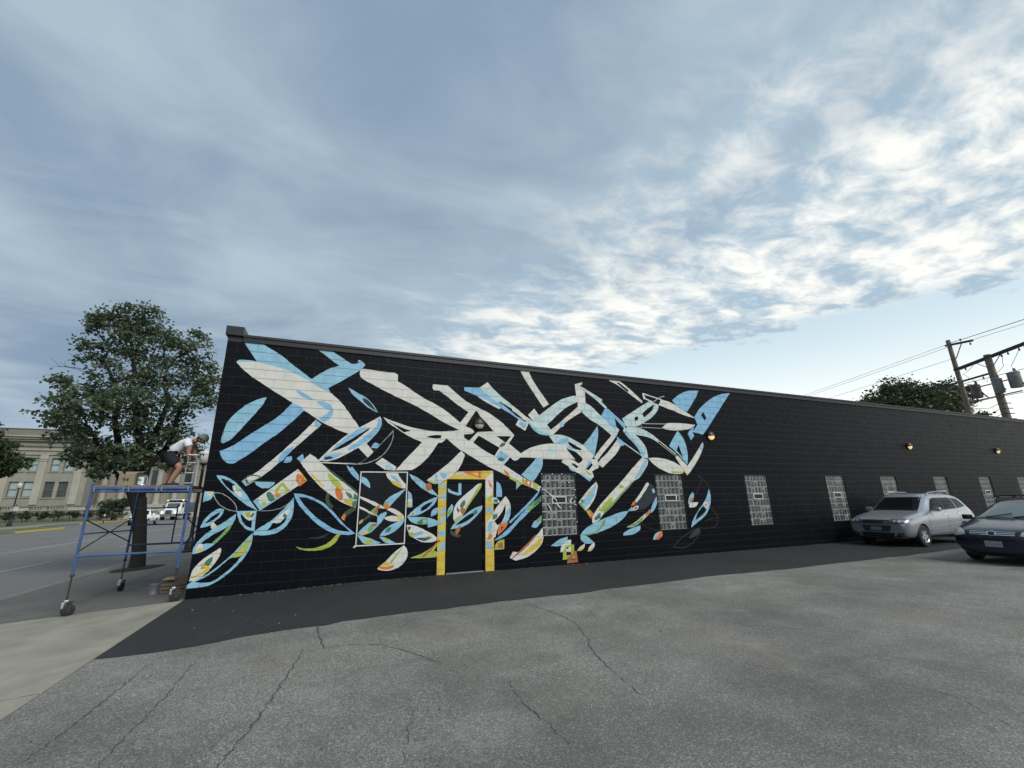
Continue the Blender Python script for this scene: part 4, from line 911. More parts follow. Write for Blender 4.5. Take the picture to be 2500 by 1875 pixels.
wo:12724,1598 12881,1679* 12830,1563 12734,1521
ww:12675,1433 12797,1497 13045,1502* 12984,1410 12864,1363 12685,1357
wb:13563,1910* 13594,1670 13501,1366 13270,1105 12873,888 12643,773* 12757,989 13029,1276 13353,1571|13230,1389* 13356,1276* 13161,1124 12843,970* 12967,1179
ww:13244,1472* 13367,1520 13444,1435 13371,1285*
wo:13306,1431 13378,1453 13376,1386 13319,1377
wh=17:13171,2325 13451,2118 13594,1876
wh=17:13171,2325 13265,2118 12973,1745
wh=20:13541,1332 13769,1057 13673,794 13294,726 12984,754
wh=16:13219,941 13480,999 13750,1008
wh=22:12940,756 12956,594 12604,323 12244,217 11872,252
wh=22:11872,252 12292,527 12940,756
wh:12965,771* 12962,626 12765,506 12495,455* 12602,577 12797,697
wh=12:10458,1290 10988,1262 11359,1001
wh=12:10643,1024 11014,828 11446,734
wb:8362,702* 8337,564 8182,474 7854,491* 8090,631
ww:8124,326* 8182,488 8356,604 8465,613* 8447,314*|8244,402* 8367,506* 8377,389*
wl:8282,483* 8553,497* 8538,151* 8190,132* 8207,322|8312,426* 8447,433* 8436,240* 8301,234*
wr:8307,43* 8366,203 8611,341* 8643,48*|8428,117* 8536,234* 8546,123*
wb:8756,713* 8946,690 9195,493* 8897,494* 8765,599
ww:8879,495* 8855,397 8746,319* 8627,326* 8737,432
wy:8858,439* 8818,365 8746,319* 8637,328*
ww:9179,508* 9178,408 9057,302* 8952,299* 9032,430
wy:9158,424* 9057,307* 8967,307*
gx=21t:7723,1945 7852,1834 7953,1756 8082,1638 8080,1599
gx=20t:7796,1559 7866,1475 7920,1366
gx=23:8093,1560 8149,1482 8207,1436
gx=18:8591,1708 8508,1618 8513,1579 8566,1562
gx=21t:8603,1532 8716,1484 8771,1365
gx=18:8606,1575 8670,1615
gx:7674,2339 7665,2328 7648,2327 7641,2339 7649,2352 7666,2352
gx:8004,2334 7995,2322 7978,2321 7971,2333 7979,2347 7996,2347
gx:8299,2335 8289,2323 8272,2323 8265,2335 8273,2349 8290,2349
gx:8719,2341 8708,2328 8691,2328 8684,2340 8693,2354 8710,2354
gx:7680,2126 7671,2115 7655,2115 7648,2126 7656,2139 7672,2139
gx:7867,2126 7857,2115 7841,2115 7834,2126 7842,2139 7858,2139
gx:8191,2113 8182,2101 8165,2101 8158,2113 8166,2126 8183,2126
gx:8513,2117 8503,2105 8486,2105 8479,2117 8487,2130 8504,2130
gx:7687,1926 7678,1914 7662,1914 7655,1926 7663,1939 7679,1939
gx:8707,1912 8697,1900 8679,1900 8672,1912 8681,1926 8698,1926
gx:8697,1707 8687,1695 8669,1696 8662,1708 8671,1721 8688,1720
gx:8512,1468 8503,1457 8486,1457 8479,1469 8487,1482 8504,1482
gx:8706,1064 8696,1052 8679,1053 8672,1065 8680,1077 8697,1077"""
paint_all(MURAL)
allm = [PM[k] for k in PK]
mu = mur['w'].build('mural', allm, bld, normals=False); mu['label'] = 'leafy abstract mural in blue, cream, yellow and orange'
mur['d'].build('door_mural', allm, door, normals=False)
mur['p'].build('panel_mural', allm, panel, normals=False)
mur['g'].build('paint_strokes', allm, [o for o in bld.children if o.name.startswith('window')][0], normals=False)

b = MB()
for i in range(520):
    if i < 330: x = random.uniform(0.1, 22); y = -abs(random.gauss(0, .10))-.01
    else: x = random.uniform(.3, 14); y = random.uniform(-8.5, -.2)
    s = random.uniform(.004, .012)*(1.5 if random.random() < .08 else 1); z = zs(x)+.006; q = random.uniform(0, 6.28)
    b.mi = 0 if random.random() < .6 else 1
    b.add([(x+s*math.cos(q), y+s*math.sin(q), z), (x+s*math.cos(q+2), y+s*math.sin(q+2), z), (x+s*math.cos(q+4.2), y+s*math.sin(q+4.2), z), (x, y, z+s*.9)], [(0, 1, 3), (1, 2, 3), (2, 0, 3)])
grit = b.build('loose_grit', [mat('pale_grit', (0.30, 0.29, 0.27), .9), mat('dark_grit', (0.05, 0.045, 0.04), .9)])
tag(grit, 'loose grit and pebbles scattered along the foot of the wall', 'grit', kind='stuff')

# ================================================================== SCAFFOLD, PAINTER AND KIT
M_blue = mat('blue_scaffold_paint', (0.045, 0.095, 0.235), 0.45, var=0.35, vscale=5, bump=0.15, bscale=50)
M_teal = mat('faded_teal_steel', (0.10, 0.18, 0.22), 0.5, 0.2, var=0.3, vscale=6)
M_rust = mat('dark_rusty_steel', (0.05, 0.042, 0.036), 0.65, 0.4, var=0.4, vscale=14)
M_galv = mat('galvanised_steel', (0.55, 0.58, 0.56), 0.35, 0.75, var=0.15, vscale=12)
M_rub = mat('black_rubber', (0.015, 0.015, 0.016), 0.7)
M_alu = mat('aluminium', (0.40, 0.42, 0.42), 0.3, 0.85, var=0.12, vscale=6)
M_ply = mat('weathered_plank', (0.20, 0.165, 0.12), 0.8, var=0.35, vscale=7)
M_card = mat('cardboard', (0.25, 0.20, 0.13), 0.85, var=0.12, vscale=5)
M_cardin = mat('cardboard_inside', (0.24, 0.17, 0.10), 0.9)
M_ink = mat('black_print', (0.015, 0.015, 0.016), 0.6)
PA, PC, PB, PD = Vector((-1.70, -.13, 0)), Vector((-.19, -.05, 0)), Vector((-1.78, 2.31, 0)), Vector((-.27, 2.39, 0))
S0 = Vector((-0.985, 1.13, zs(-0.985)))
scf = thing('rolling_scaffold', 'blue rolling scaffold tower on casters beside the building corner', 'scaffold', S0)
def loc(p, z): return Vector((p.x-S0.x, p.y-S0.y, z-S0.z))
TP = 2.0
for nm, p, sw in (('a', PA, 0.5), ('c', PC, 0.35), ('b', PB, 1.35), ('d', PD, 1.2)):
    g0 = zs(p.x); rw = 0.094
    b = MB(); b.tube([loc(p, 0.50), loc(p, 1.2), loc(p, TP+.10)], .0225, 10); b.build('post', M_blue, scf, True)
    b = MB(); b.tube([loc(p, g0+2*rw+.02), loc(p, 0.54)], .013, 8); b.tube([loc(p, .485), loc(p, .515)], .034, 8); b.build('levelling_stem', M_rust, scf, True)
    wc = loc(p, g0+rw)+Vector((0.045*math.cos(sw), 0.045*math.sin(sw), 0))
    b = MB(); b.lathe([(0.045, -.03), (rw-.02, -.03), (rw, -.018), (rw, .018), (rw-.02, .03), (.045, .03)], (0, 0, 0), 24, 'y'); b.lathe([(0.0, -.026), (.05, -.022), (.05, .022), (0, .026)], (0, 0, 0), 16, 'y')
    M4 = Matrix.Translation(wc) @ Matrix.Rotation(sw, 4, 'Z'); b.xf(M4)
    wheel = b.build('caster_wheel', M_rub, scf, True)
    b = MB(); b.box(-.02, -.045, -.03, .03, -.036, rw+.03); b.box(-.02, .036, -.03, .03, .045, rw+.03); b.box(-.05, -.05, rw+.03, .05, .05, rw+.045); b.xf(M4); b.build('caster_fork', M_rust, wheel)
    b = MB(); b.bevbox(-.075, -.03, rw+.03, -.02, .03, rw+.075, .006); b.bevbox(-.10, -.03, rw-.055, -.07, .03, rw+.035, .006); b.xf(M4); b.build('brake_pedal', M_galv, wheel)
def bar(a, za, c, zc, r, m, nm): 
    b = MB(); b.tube([loc(a, za), loc(a.lerp(c, .5), (za+zc)/2), loc(c, zc)], r, 8); return b.build(nm, m, scf, True)
bar(PA, TP, PC, TP, .030, M_blue, 'top_rail'); bar(PB, TP, PD, TP, .030, M_blue, 'top_rail')
bar(PA, TP-.055, PC, TP-.055, .016, M_blue, 'under_rail')
bar(PA, .82, PC, .82, .021, M_blue, 'bottom_rail'); bar(PB, .82, PD, .82, .021, M_blue, 'bottom_rail')
bar(PA, 1.60, PB, 1.60, .013, M_teal, 'side_rail'); bar(PA, 1.20, PB, 1.14, .013, M_blue, 'side_rail')
bar(PA, .90, PB, 1.43, .011, M_rust, 'cross_brace'); bar(PA, 1.45, PB, .90, .011, M_rust, 'cross_brace')
bar(PC, .90, PD, 1.43, .011, M_rust, 'cross_brace'); bar(PC, 1.45, PD, .90, .011, M_rust, 'cross_brace')
LM = PB.lerp(PD, .53); bar(LM, .82, LM, TP-.3, .016, M_blue, 'ladder_post'); bar(PB, 1.25, LM, 1.25, .014, M_blue, 'rung'); bar(PB, 1.63, LM, 1.63, .014, M_blue, 'rung')
for k in range(3):
    t0, t1 = (k+.02)/3, (k+.98)/3
    a0, a1 = PA.lerp(PC, t0), PA.lerp(PC, t1); b0, b1 = PB.lerp(PD, t0), PB.lerp(PD, t1); b = MB()
    for z0, z1, ins in ((TP+.032, TP+.062, .0),):
        q = [loc(a0, z0), loc(a1, z0), loc(b1, z0), loc(b0, z0), loc(a0, z1), loc(a1, z1), loc(b1, z1), loc(b0, z1)]
        b.add(q, [(0,3,2,1),(4,5,6,7),(0,1,5,4),(1,2,6,5),(2,3,7,6),(3,0,4,7)])
    dk = b.build('deck_plank', M_ply, scf)
    b = MB()
    for a, e in ((a0, 1), (a1, -1)):
        d = (PC-PA).normalized(); p_ = a+d*e*.03; c = loc(p_, TP); b.cbox((c.x, c.y-.033, c.z-.004), (.022, .012, .10)); b.cbox((c.x, c.y-.01, c.z+.037), (.022, .06, .012))
    b.build('deck_hook', M_alu, dk)
b = MB(); b.bevbox(-.20, -.02, TP-.075, .0-.012, .22, TP-.02, .004)
for i, v in enumerate(b.v): b.v[i] = tuple(Vector(v)-S0)
b.build('timber_stub', mat('brown_timber', (0.09, 0.06, 0.045), 0.85, var=0.4, vscale=9), scf)
DECK = TP+.062
# ---- cardboard box and tin with 94
def text_mesh(name, s, size, M, parent, m=M_ink):
    cu = bpy.data.curves.new('lettering', 'FONT'); cu.body = s; cu.size = size; cu.align_x = 'CENTER'; cu.align_y = 'CENTER'; cu.extrude = 0.0006; cu.offset = size*.012
    o = bpy.data.objects.new('lettering', cu); COL.objects.link(o); dg = bpy.context.evaluated_depsgraph_get(); me = bpy.data.meshes.new_from_object(o.evaluated_get(dg))
    bpy.data.objects.remove(o); bpy.data.curves.remove(cu); me.transform(M); me.materials.clear(); me.materials.append(m); me.name = name
    return link(name, me, parent)
FRONT = Matrix.Rotation(R(90), 4, 'X')
bx = thing('cardboard_box', 'open cardboard box marked 94 on the scaffold deck', 'box', (-1.245, .04, DECK), R(-3))
b = MB(); w, d, h, t = .25, .20, .205, .004
b.box(-w/2, -d/2, 0, w/2, -d/2+t, h); b.box(-w/2, d/2-t, 0, w/2, d/2, h); b.box(-w/2, -d/2+t, 0, -w/2+t, d/2-t, h); b.box(w/2-t, -d/2+t, 0, w/2, d/2-t, h); b.box(-w/2+t, -d/2+t, .001, w/2-t, d/2-t, t+.001)
b.build('carton', M_card, bx)
def flap(pts, nm='flap'):
    b = MB(); b.add(pts+[tuple(Vector(p)+Vector((0, .004, .002))) for p in pts], [(0,1,2,3),(7,6,5,4),(0,4,5,1),(1,5,6,2),(2,6,7,3),(3,7,4,0)]); b.build(nm, M_cardin if nm == 'x' else M_card, bx)
flap([(-w/2+.01, d/2, h+.001), (w/2+.0, d/2, h+.001), (w/2+.04, d/2+.03, h+.065), (-w/2+.0, d/2+.03, h+.065)])
flap([(-w/2, -d/2, h+.001), (-w/2, d/2, h+.001), (-w/2-.05, d/2, h+.07), (-w/2-.05, -d/2, h+.07)])
flap([(w/2, -d/2, h+.001), (w/2, d/2, h+.001), (w/2+.055, d/2, h+.045), (w/2+.055, -d/2, h+.045)])
text_mesh('number', '94', .105, Matrix.Translation((-.01, -d/2-.001, .10)) @ FRONT, bx)
tin = thing('paint_can', 'white paint can marked 94 next to the cardboard box', 'paint can', (-1.02, .02, DECK))
b = MB(); b.lathe([(0, 0), (.075, 0), (.077, .006), (.0755, .01), (.0755, .165), (.078, .17), (.078, .176), (.068, .178), (.066, .172), (0, .172)], (0, 0, 0), 28); b.build('can_body', M_galv, tin, True)
b = MB(); b.lathe([(.0762, .02), (.0762, .155)], (0, 0, 0), 28); b.build('can_sleeve', mat('white_label_paper', (0.62, 0.66, 0.70), 0.6, var=.08, vscale=8), tin, True)
b = MB(); b.lathe([(.0767, .02), (.0767, .155)], (0, 0, 0), 8, 'z', (R(-58), R(-18))); b.build('label_stripe', mat('violet_label', (0.10, 0.09, 0.16), 0.6), tin, True)
text_mesh('number', '94', .06, Matrix.Translation((-.022, -.0755, .095)) @ Matrix.Rotation(R(-14), 4, 'Z') @ FRONT, tin)
b = MB(); b.tube([(-.078, 0, .15), (-.06, -.02, .19), (0, -.03, .205), (.06, -.02, .19), (.078, 0, .15)], .003, 6); b.build('bail_handle', M_galv, tin, True)
# ---- aluminium step stool in front of the painter
st = thing('step_ladder', 'folded aluminium step ladder standing on the scaffold deck by the painter', 'ladder', (-.34, .30, DECK), R(10))
for sx_ in (-.07, .07):
    b = MB(); b.tube([(sx_*1.1, -.06, 0), (sx_, .03, .64)], .014, 6); b.build('rail', M_alu, st, True)
    b = MB(); b.tube([(sx_*1.1, .12, 0), (sx_*.9, .05, .60)], .011, 6); b.build('rear_rail', M_alu, st, True)
for zz_ in (.04, .25, .46):
    b = MB(); b.bevbox(-.072, -.075+zz_*.12, zz_, .072, -.02+zz_*.12, zz_+.02, .003); b.build('tread', M_alu, st)
b = MB(); b.bevbox(-.085, -.01, .62, .085, .08, .645, .006); b.build('top_cap', M_alu, st)
# ---- painter
M_skin = mat('skin', (0.36, 0.19, 0.13), 0.55, var=.08, vscale=9)
M_shirt = mat('white_cotton', (0.74, 0.745, 0.78), 0.9, var=.06, vscale=5, bump=.5, bscale=14)
M_short = mat('dark_shorts', (0.010, 0.010, 0.017), 0.9, bump=.5, bscale=18)
M_cap = mat('grey_green_cap', (0.20, 0.225, 0.20), 0.85)
M_shoe = mat('dark_shoe', (0.02, 0.025, 0.04), 0.7)
def skin_obj(name, verts, edges, m, parent, lev=2, root=0):
    me = bpy.data.meshes.new(name); me.from_pydata([v[0] for v in verts], edges, []); o = bpy.data.objects.new(name, me); COL.objects.link(o)
    md = o.modifiers.new('s', 'SKIN'); md.use_smooth_shade = True; md.branch_smoothing = .4
    for i, v in enumerate(verts):
        sv = me.skin_vertices[0].data[i]; sv.radius = v[1] if isinstance(v[1], tuple) else (v[1], v[1]); sv.use_root = (i == root)
    ss = o.modifiers.new('u', 'SUBSURF'); ss.levels = lev; ss.render_levels = lev
    dg = bpy.context.evaluated_depsgraph_get(); dg.update(); r = bpy.data.meshes.new_from_object(o.evaluated_get(dg)); bpy.data.objects.remove(o)
    r.materials.clear(); r.materials.append(m); r.name = name
    for p in r.polygons: p.use_smooth = True
    return link(name, r, parent)
YP, OX, OZ = 0.80, -0.745, DECK
def pp(x, z, y=0.0): return ((x+.80)*.983, y, z*.983-2.034)   # figure laid out in wall metres, scaled to a 1.7 m person
per = thing('person', 'person in white t-shirt, dark shorts and grey cap bending forward on the scaffold', 'person', (OX, YP, OZ))
hand = pp(-.52, 2.56, -.16)
V = [(pp(-.93, 2.78), .125), (pp(-.80, 2.93), .125), (pp(-.65, 3.05), (.15, .12)), (pp(-.52, 3.10), .062), (pp(-.46, 3.105), .058), (pp(-.42, 3.105), .075), (pp(-.375, 3.10), .095), (pp(-.325, 3.06), .07),
     (pp(-.60, 3.05, -.18), .062), (pp(-.555, 2.90, -.20), .055), (pp(-.56, 2.78, -.19), .045), (pp(-.535, 2.66, -.17), .038), (pp(-.525, 2.60, -.16), .034),
     (pp(-.60, 3.05, .18), .062), (pp(-.54, 2.90, .20), .055), (pp(-.53, 2.78, .18), .045), (pp(-.47, 2.68, .12), .036),
     (pp(-.92, 2.74, -.09), .10), (pp(-.79, 2.60, -.12), .088), (pp(-.68, 2.46, -.13), .066), (pp(-.75, 2.31, -.12), .062), (pp(-.83, 2.13, -.11), .040), (pp(-.84, 2.09, -.11), .038),
     (pp(-.94, 2.74, .09), .10), (pp(-.90, 2.60, .12), .088), (pp(-.86, 2.46, .13), .066), (pp(-.93, 2.30, .13), .060), (pp(-1.0, 2.13, .13), .040), (pp(-1.0, 2.09, .13), .038)]
E_ = [(0,1),(1,2),(2,3),(3,4),(4,5),(5,6),(6,7),(2,8),(8,9),(9,10),(10,11),(11,12),(2,13),(13,14),(14,15),(15,16),(0,17),(17,18),(18,19),(19,20),(20,21),(21,22),(0,23),(23,24),(24,25),(25,26),(26,27),(27,28)]
body = skin_obj('body', V, E_, M_skin, per)
hx, hy, hz = hand
for k, (dx, dy, ln) in enumerate(((.030, -.02, .075), (.012, -.028, .085), (-.008, -.026, .08), (-.026, -.018, .065))):
    skin_obj('finger', [((hx+dx*.6, hy+dy*.3, hz+.01), .010), ((hx+dx, hy+dy, hz-ln*.45), .009), ((hx+dx*.8+.01, hy+dy*.2, hz-ln*.8), .008), ((hx+dx*.5+.015, hy+.012, hz-ln), .007)], [(0,1),(1,2),(2,3)], M_skin, body, 1)
skin_obj('thumb', [((hx+.02, hy+.01, hz+.02), .011), ((hx+.045, hy+.025, hz-.015), .010), ((hx+.035, hy+.03, hz-.045), .008)], [(0,1),(1,2)], M_skin, body, 1)
b = MB(); b.bevbox(hx-.03, hy-.03, hz-.035, hx+.03, hy+.03, hz-.02, .005); b.build('glove_cuff', M_shirt, body)
skin_obj('shirt', [(pp(-.935, 2.765), (.148, .135)), (pp(-.80, 2.93), (.165, .14)), (pp(-.67, 3.04), (.18, .138)), (pp(-.545, 3.085), (.085, .08)), (pp(-.62, 3.04, -.19), .086), (pp(-.575, 2.95, -.21), .078), (pp(-.56, 2.915, -.21), .076), (pp(-.62, 3.04, .19), .086), (pp(-.56, 2.95, .21), .078)],
         [(0,1),(1,2),(2,3),(2,4),(4,5),(5,6),(2,7),(7,8)], M_shirt, per)
skin_obj('shorts', [(pp(-.93, 2.79), (.15, .145)), (pp(-.92, 2.72, -.09), .128), (pp(-.81, 2.60, -.12), .118), (pp(-.74, 2.50, -.13), .108), (pp(-.94, 2.72, .09), .128), (pp(-.90, 2.60, .12), .118), (pp(-.875, 2.49, .13), .108)], [(0,1),(1,2),(2,3),(0,4),(4,5),(5,6)], M_short, per)
for yy_, hx_, hz_ in ((-.11, -.885, 2.07), (.13, -1.04, 2.07)):
    p = pp(hx_, 2.07, yy_)
    skin_obj('shoe', [((p[0], yy_, .05), (.044, .05)), ((p[0]+.09, yy_, .052), (.046, .052)), ((p[0]+.19, yy_, .042), (.046, .042)), ((p[0]+.235, yy_, .035), (.035, .032))], [(0,1),(1,2),(2,3)], M_shoe, per)
hc = Vector(pp(-.385, 3.125)); tilt = Matrix.Translation(hc) @ Matrix.Rotation(R(38), 4, 'Y')
b = MB(); b.lathe([(.108*math.cos(t), .125*math.sin(t)) for t in np.linspace(0, math.pi/2, 8)], (0, 0, 0), 20)
b.add([(.09*1, y_, .0) for y_ in (-.07, -.03, .03, .07)]+[(x_, y_, -.012) for x_, y_ in ((.165, -.055), (.195, -.025), (.195, .025), (.165, .055))]+[(.09, y_, .006) for y_ in (-.07, -.03, .03, .07)]+[(x_, y_, -.006) for x_, y_ in ((.165, -.055), (.195, -.025), (.195, .025), (.165, .055))],
      [(0,1,5,4),(1,2,6,5),(2,3,7,6),(8,12,13,9),(9,13,14,10),(10,14,15,11),(4,5,13,12),(5,6,14,13),(6,7,15,14),(0,4,12,8),(3,11,15,7)])
b.xf(tilt); b.build('cap', M_cap, per, True)
# face: eyes, nose, ear, mouth, hair under the cap
for s_ in (-1, 1):
    b = MB(); b.lathe([(0, .012), (.01, .008), (.012, 0), (0, -.012)], (.096, .032*s_, -.035), 8); b.xf(tilt); b.build('eye', M_ink, body, True)
b = MB(); b.add([(.095, -.012, -.03), (.095, .012, -.03), (.098, .017, -.075), (.098, -.017, -.075), (.125, 0, -.068)], [(0, 1, 4), (1, 2, 4), (2, 3, 4), (3, 0, 4)]); b.xf(tilt); b.build('nose', M_skin, body)
b = MB(); b.box(.088, -.022, -.105, .101, .022, -.097); b.xf(tilt); b.build('mouth', M_short, body)
for s_ in (-1, 1):
    b = MB(); b.lathe([(0, -.006), (.02, -.004), (.028, .004), (.02, .008), (0, .006)], (-.005, .098*s_, -.045), 12, 'y'); b.xf(tilt); b.build('ear', M_skin, body, True)
b = MB(); b.lathe([(.106, .0), (.107, -.03), (.098, -.07), (.08, -.085)], (-.006, 0, 0), 16, 'z', (R(75), R(285))); b.xf(tilt); b.build('hair', mat('dark_brown_hair', (0.035, 0.022, 0.016), 0.8), per, True)
# ---- clutter at the foot of the corner
crate = thing('wooden_crate', 'low brown wooden crate at the foot of the building corner', 'crate', (-.50, 1.32, zs(-.50)-.003), R(8))
b = MB(); w, d, h = .46, .34, .20
for z_ in (.0, .07, .14):
    b.box(-w/2, -d/2, z_+.004, w/2, -d/2+.014, z_+.056); b.box(-w/2, d/2-.014, z_+.004, w/2, d/2, z_+.056); b.box(-w/2, -d/2+.014, z_+.004, -w/2+.014, d/2-.014, z_+.056); b.box(w/2-.014, -d/2+.014, z_+.004, w/2, d/2-.014, z_+.056)
b.build('slats', mat('crate_wood', (0.13, 0.10, 0.075), 0.85, var=.3, vscale=10), crate)
b = MB()
for sx_ in (-1, 1):
    for sy_ in (-1, 1): b.box(sx_*(w/2-.03)-.012, sy_*(d/2-.026)-.01, .001, sx_*(w/2-.03)+.012, sy_*(d/2-.026)+.01, h)
b.build('corner_posts', mat('crate_wood', (0, 0, 0)), crate); b = MB(); b.box(-w/2+.015, -d/2+.015, .002, w/2-.015, d/2-.015, .012); b.build('bottom', mat('crate_wood', (0, 0, 0)), crate)
cb = thing('cardboard_box', 'dented brown cardboard box lying in the crate at the corner', 'box', (-.44, 1.32, zs(-.44)+.11), R(-6))
b = MB(); b.bevbox(-.19, -.11, 0, .18, .11, .19, .006); b.build('carton', mat('dull_cardboard', (0.15, 0.105, 0.07), 0.9, var=.2, vscale=6), cb)
b = MB(); b.add([(-.19, -.112, .192), (.0, -.112, .192), (-.02, -.20, .145), (-.25, -.20, .15), (-.19, -.112, .196), (.0, -.112, .196), (-.02, -.20, .149), (-.25, -.20, .154)], [(0,1,2,3),(7,6,5,4),(0,4,5,1),(1,5,6,2),(2,6,7,3),(3,7,4,0)]); b.build('flap', M_card, cb)
for k, (x_, y_, cl, lb) in enumerate(((-.86, 1.28, (0.18, 0.17, 0.22), 'grey paint can standing left of the wooden crate'), (-.10, 1.2, (0.10, 0.09, 0.13), 'small dark paint can between crate and building corner'))):
    cn = thing('paint_can', lb, 'paint can', (x_, y_, zs(x_)))
    b = MB(); b.lathe([(0, 0), (.082, 0), (.084, .006), (.082, .01), (.082, .18), (.086, .186), (.086, .192), (.074, .194), (.07, .187), (0, .187)], (0, 0, 0), 24); b.build('can_body', mat('can_label_%d' % k, cl, .5, .2, var=.3, vscale=11), cn, True)
    b = MB(); b.tube([(-.086, 0, .16), (-.07, -.05, .12), (0, -.075, .10), (.07, -.05, .12), (.086, 0, .16)], .003, 6); b.build('bail_handle', M_galv, cn, True)
jar = tag(MB().lathe([(0, 0), (.04, 0), (.042, .01), (.042, .10), (.03, .115), (.03, .135), (0, .135)], (0, 0, 0), 16).build('plastic_jar', mat('white_plastic', (0.6, 0.6, 0.58), .4), None, True, loc=(-.20, 1.75, zs(-.2))), 'small white plastic jar behind the crate by the wall', 'jar')

# ================================================================== TREES
def leaf_mat(name, c, c2, tr=0.35):
    m = bpy.data.materials.new(name); m.use_nodes = True; nt = m.node_tree; N = nt.nodes.new; L = nt.links.new; b = nt.nodes['Principled BSDF']; out = nt.nodes['Material Output']
    tc = N('ShaderNodeTexCoord'); n = N('ShaderNodeTexNoise'); n.inputs['Scale'].default_value = 1.6; n.inputs['Detail'].default_value = 5; n.inputs['Roughness'].default_value = .75; L(tc.outputs['Object'], n.inputs['Vector'])
    r = N('ShaderNodeMapRange'); r.inputs['From Min'].default_value = .35; r.inputs['From Max'].default_value = .68; ge = N('ShaderNodeNewGeometry'); ad = N('ShaderNodeMath'); ad.operation = 'MULTIPLY_ADD'; L(ge.outputs['Random Per Island'], ad.inputs[0]); ad.inputs[1].default_value = .30; L(n.outputs[0], ad.inputs[2]); sb = N('ShaderNodeMath'); sb.operation = 'SUBTRACT'; L(ad.outputs[0], sb.inputs[0]); sb.inputs[1].default_value = .15; L(sb.outputs[0], r.inputs['Value'])
    mx = N('ShaderNodeMix'); mx.data_type = 'RGBA'; mx.inputs[6].default_value = (*c, 1); mx.inputs[7].default_value = (*c2, 1); L(r.outputs[0], mx.inputs[0]); L(mx.outputs[2], b.inputs['Base Color'])
    b.inputs['Roughness'].default_value = .5; b.inputs['Specular IOR Level'].default_value = .4
    t = N('ShaderNodeBsdfTranslucent'); L(mx.outputs[2], t.inputs['Color']); s = N('ShaderNodeMixShader'); s.inputs[0].default_value = tr
    L(b.outputs[0], s.inputs[1]); L(t.outputs[0], s.inputs[2]); L(s.outputs[0], out.inputs['Surface']); MATS[name] = m; return m
M_leaf = leaf_mat('street_tree_leaves', (0.058, 0.092, 0.052), (0.155, 0.190, 0.105), .38)
M_leaf2 = leaf_mat('far_tree_leaves', (0.035, 0.055, 0.024), (0.075, 0.095, 0.035))
M_hedge = leaf_mat('hedge_leaves', (0.028, 0.045, 0.020), (0.06, 0.08, 0.034), .15)
M_bark = mat('dark_bark', (0.012, 0.0105, 0.009), 0.95, var=.4, vscale=9, bump=1.0, bscale=22)
def leaves(name, lobes, size, m, parent, per=1.0, clump=None, droop=0.35):
    V, F = [], []
    P = []
    for (c, r, n) in lobes:
        n = int(n*per); k = max(3, n//46); cl = rng.normal(size=(k, 3)); cl /= np.linalg.norm(cl, axis=1)[:, None]; cl *= (rng.uniform(.15, 1, (k, 1)))**.45
        cl = cl*np.array(r)+np.array(c); idx = rng.integers(0, k, n); cs = clump or 0.20*float(np.mean(r))+.07
        P.append(cl[idx]+rng.normal(size=(n, 3))*cs*np.array((.62, .62, .42)))
    P = np.concatenate(P); n = len(P)
    d = rng.normal(size=(n, 3)); d[:, 2] = d[:, 2]*.5-droop; d /= np.linalg.norm(d, axis=1)[:, None]
    nn = rng.normal(size=(n, 3)); nn[:, 2] += .7; s = np.cross(d, nn); s /= np.maximum(np.linalg.norm(s, axis=1)[:, None], 1e-6); up = np.cross(s, d)
    sz = size*rng.uniform(.65, 1.35, (n, 1)); tip = P+d*sz; mid = P+d*sz*.45; fold = up*sz*.10
    verts = np.stack([P, mid+s*sz*.34+fold, tip, mid-s*sz*.34+fold], 1).reshape(-1, 3)
    me = bpy.data.meshes.new(name); me.vertices.add(4*n); me.vertices.foreach_set('co', verts.ravel())
    me.loops.add(4*n); me.loops.foreach_set('vertex_index', np.arange(4*n)); me.polygons.add(n); me.polygons.foreach_set('loop_start', np.arange(n)*4); me.polygons.foreach_set('loop_total', np.full(n, 4))
    me.materials.append(m); me.update(); me.validate(); return link(name, me, parent)
def limb(b, a, c, r0, r1, wob=.12, n=6, seg=5):
    a, c = Vector(a), Vector(c); L_ = (c-a).length; pts = []
    for i in range(seg+1):
        t = i/seg; p = a.lerp(c, t); k = wob*L_*.35*math.sin(math.pi*t); pts.append(p+Vector((random.uniform(-k, k), random.uniform(-k, k), L_*.06*math.sin(math.pi*t))))
    b.tube(pts, [r0+(r1-r0)*i/seg for i in range(seg+1)], n, cap=False); return pts
T0 = Vector((-3.12, 7.5, zs(-3.12)))
LBS = lambda c: (-3.75+(c[0]+3.75)*.96, c[1], c[2])
tree = thing('street_tree', 'tall leafy multi-stemmed street tree in a mulch bed by the kerb', 'tree', T0)
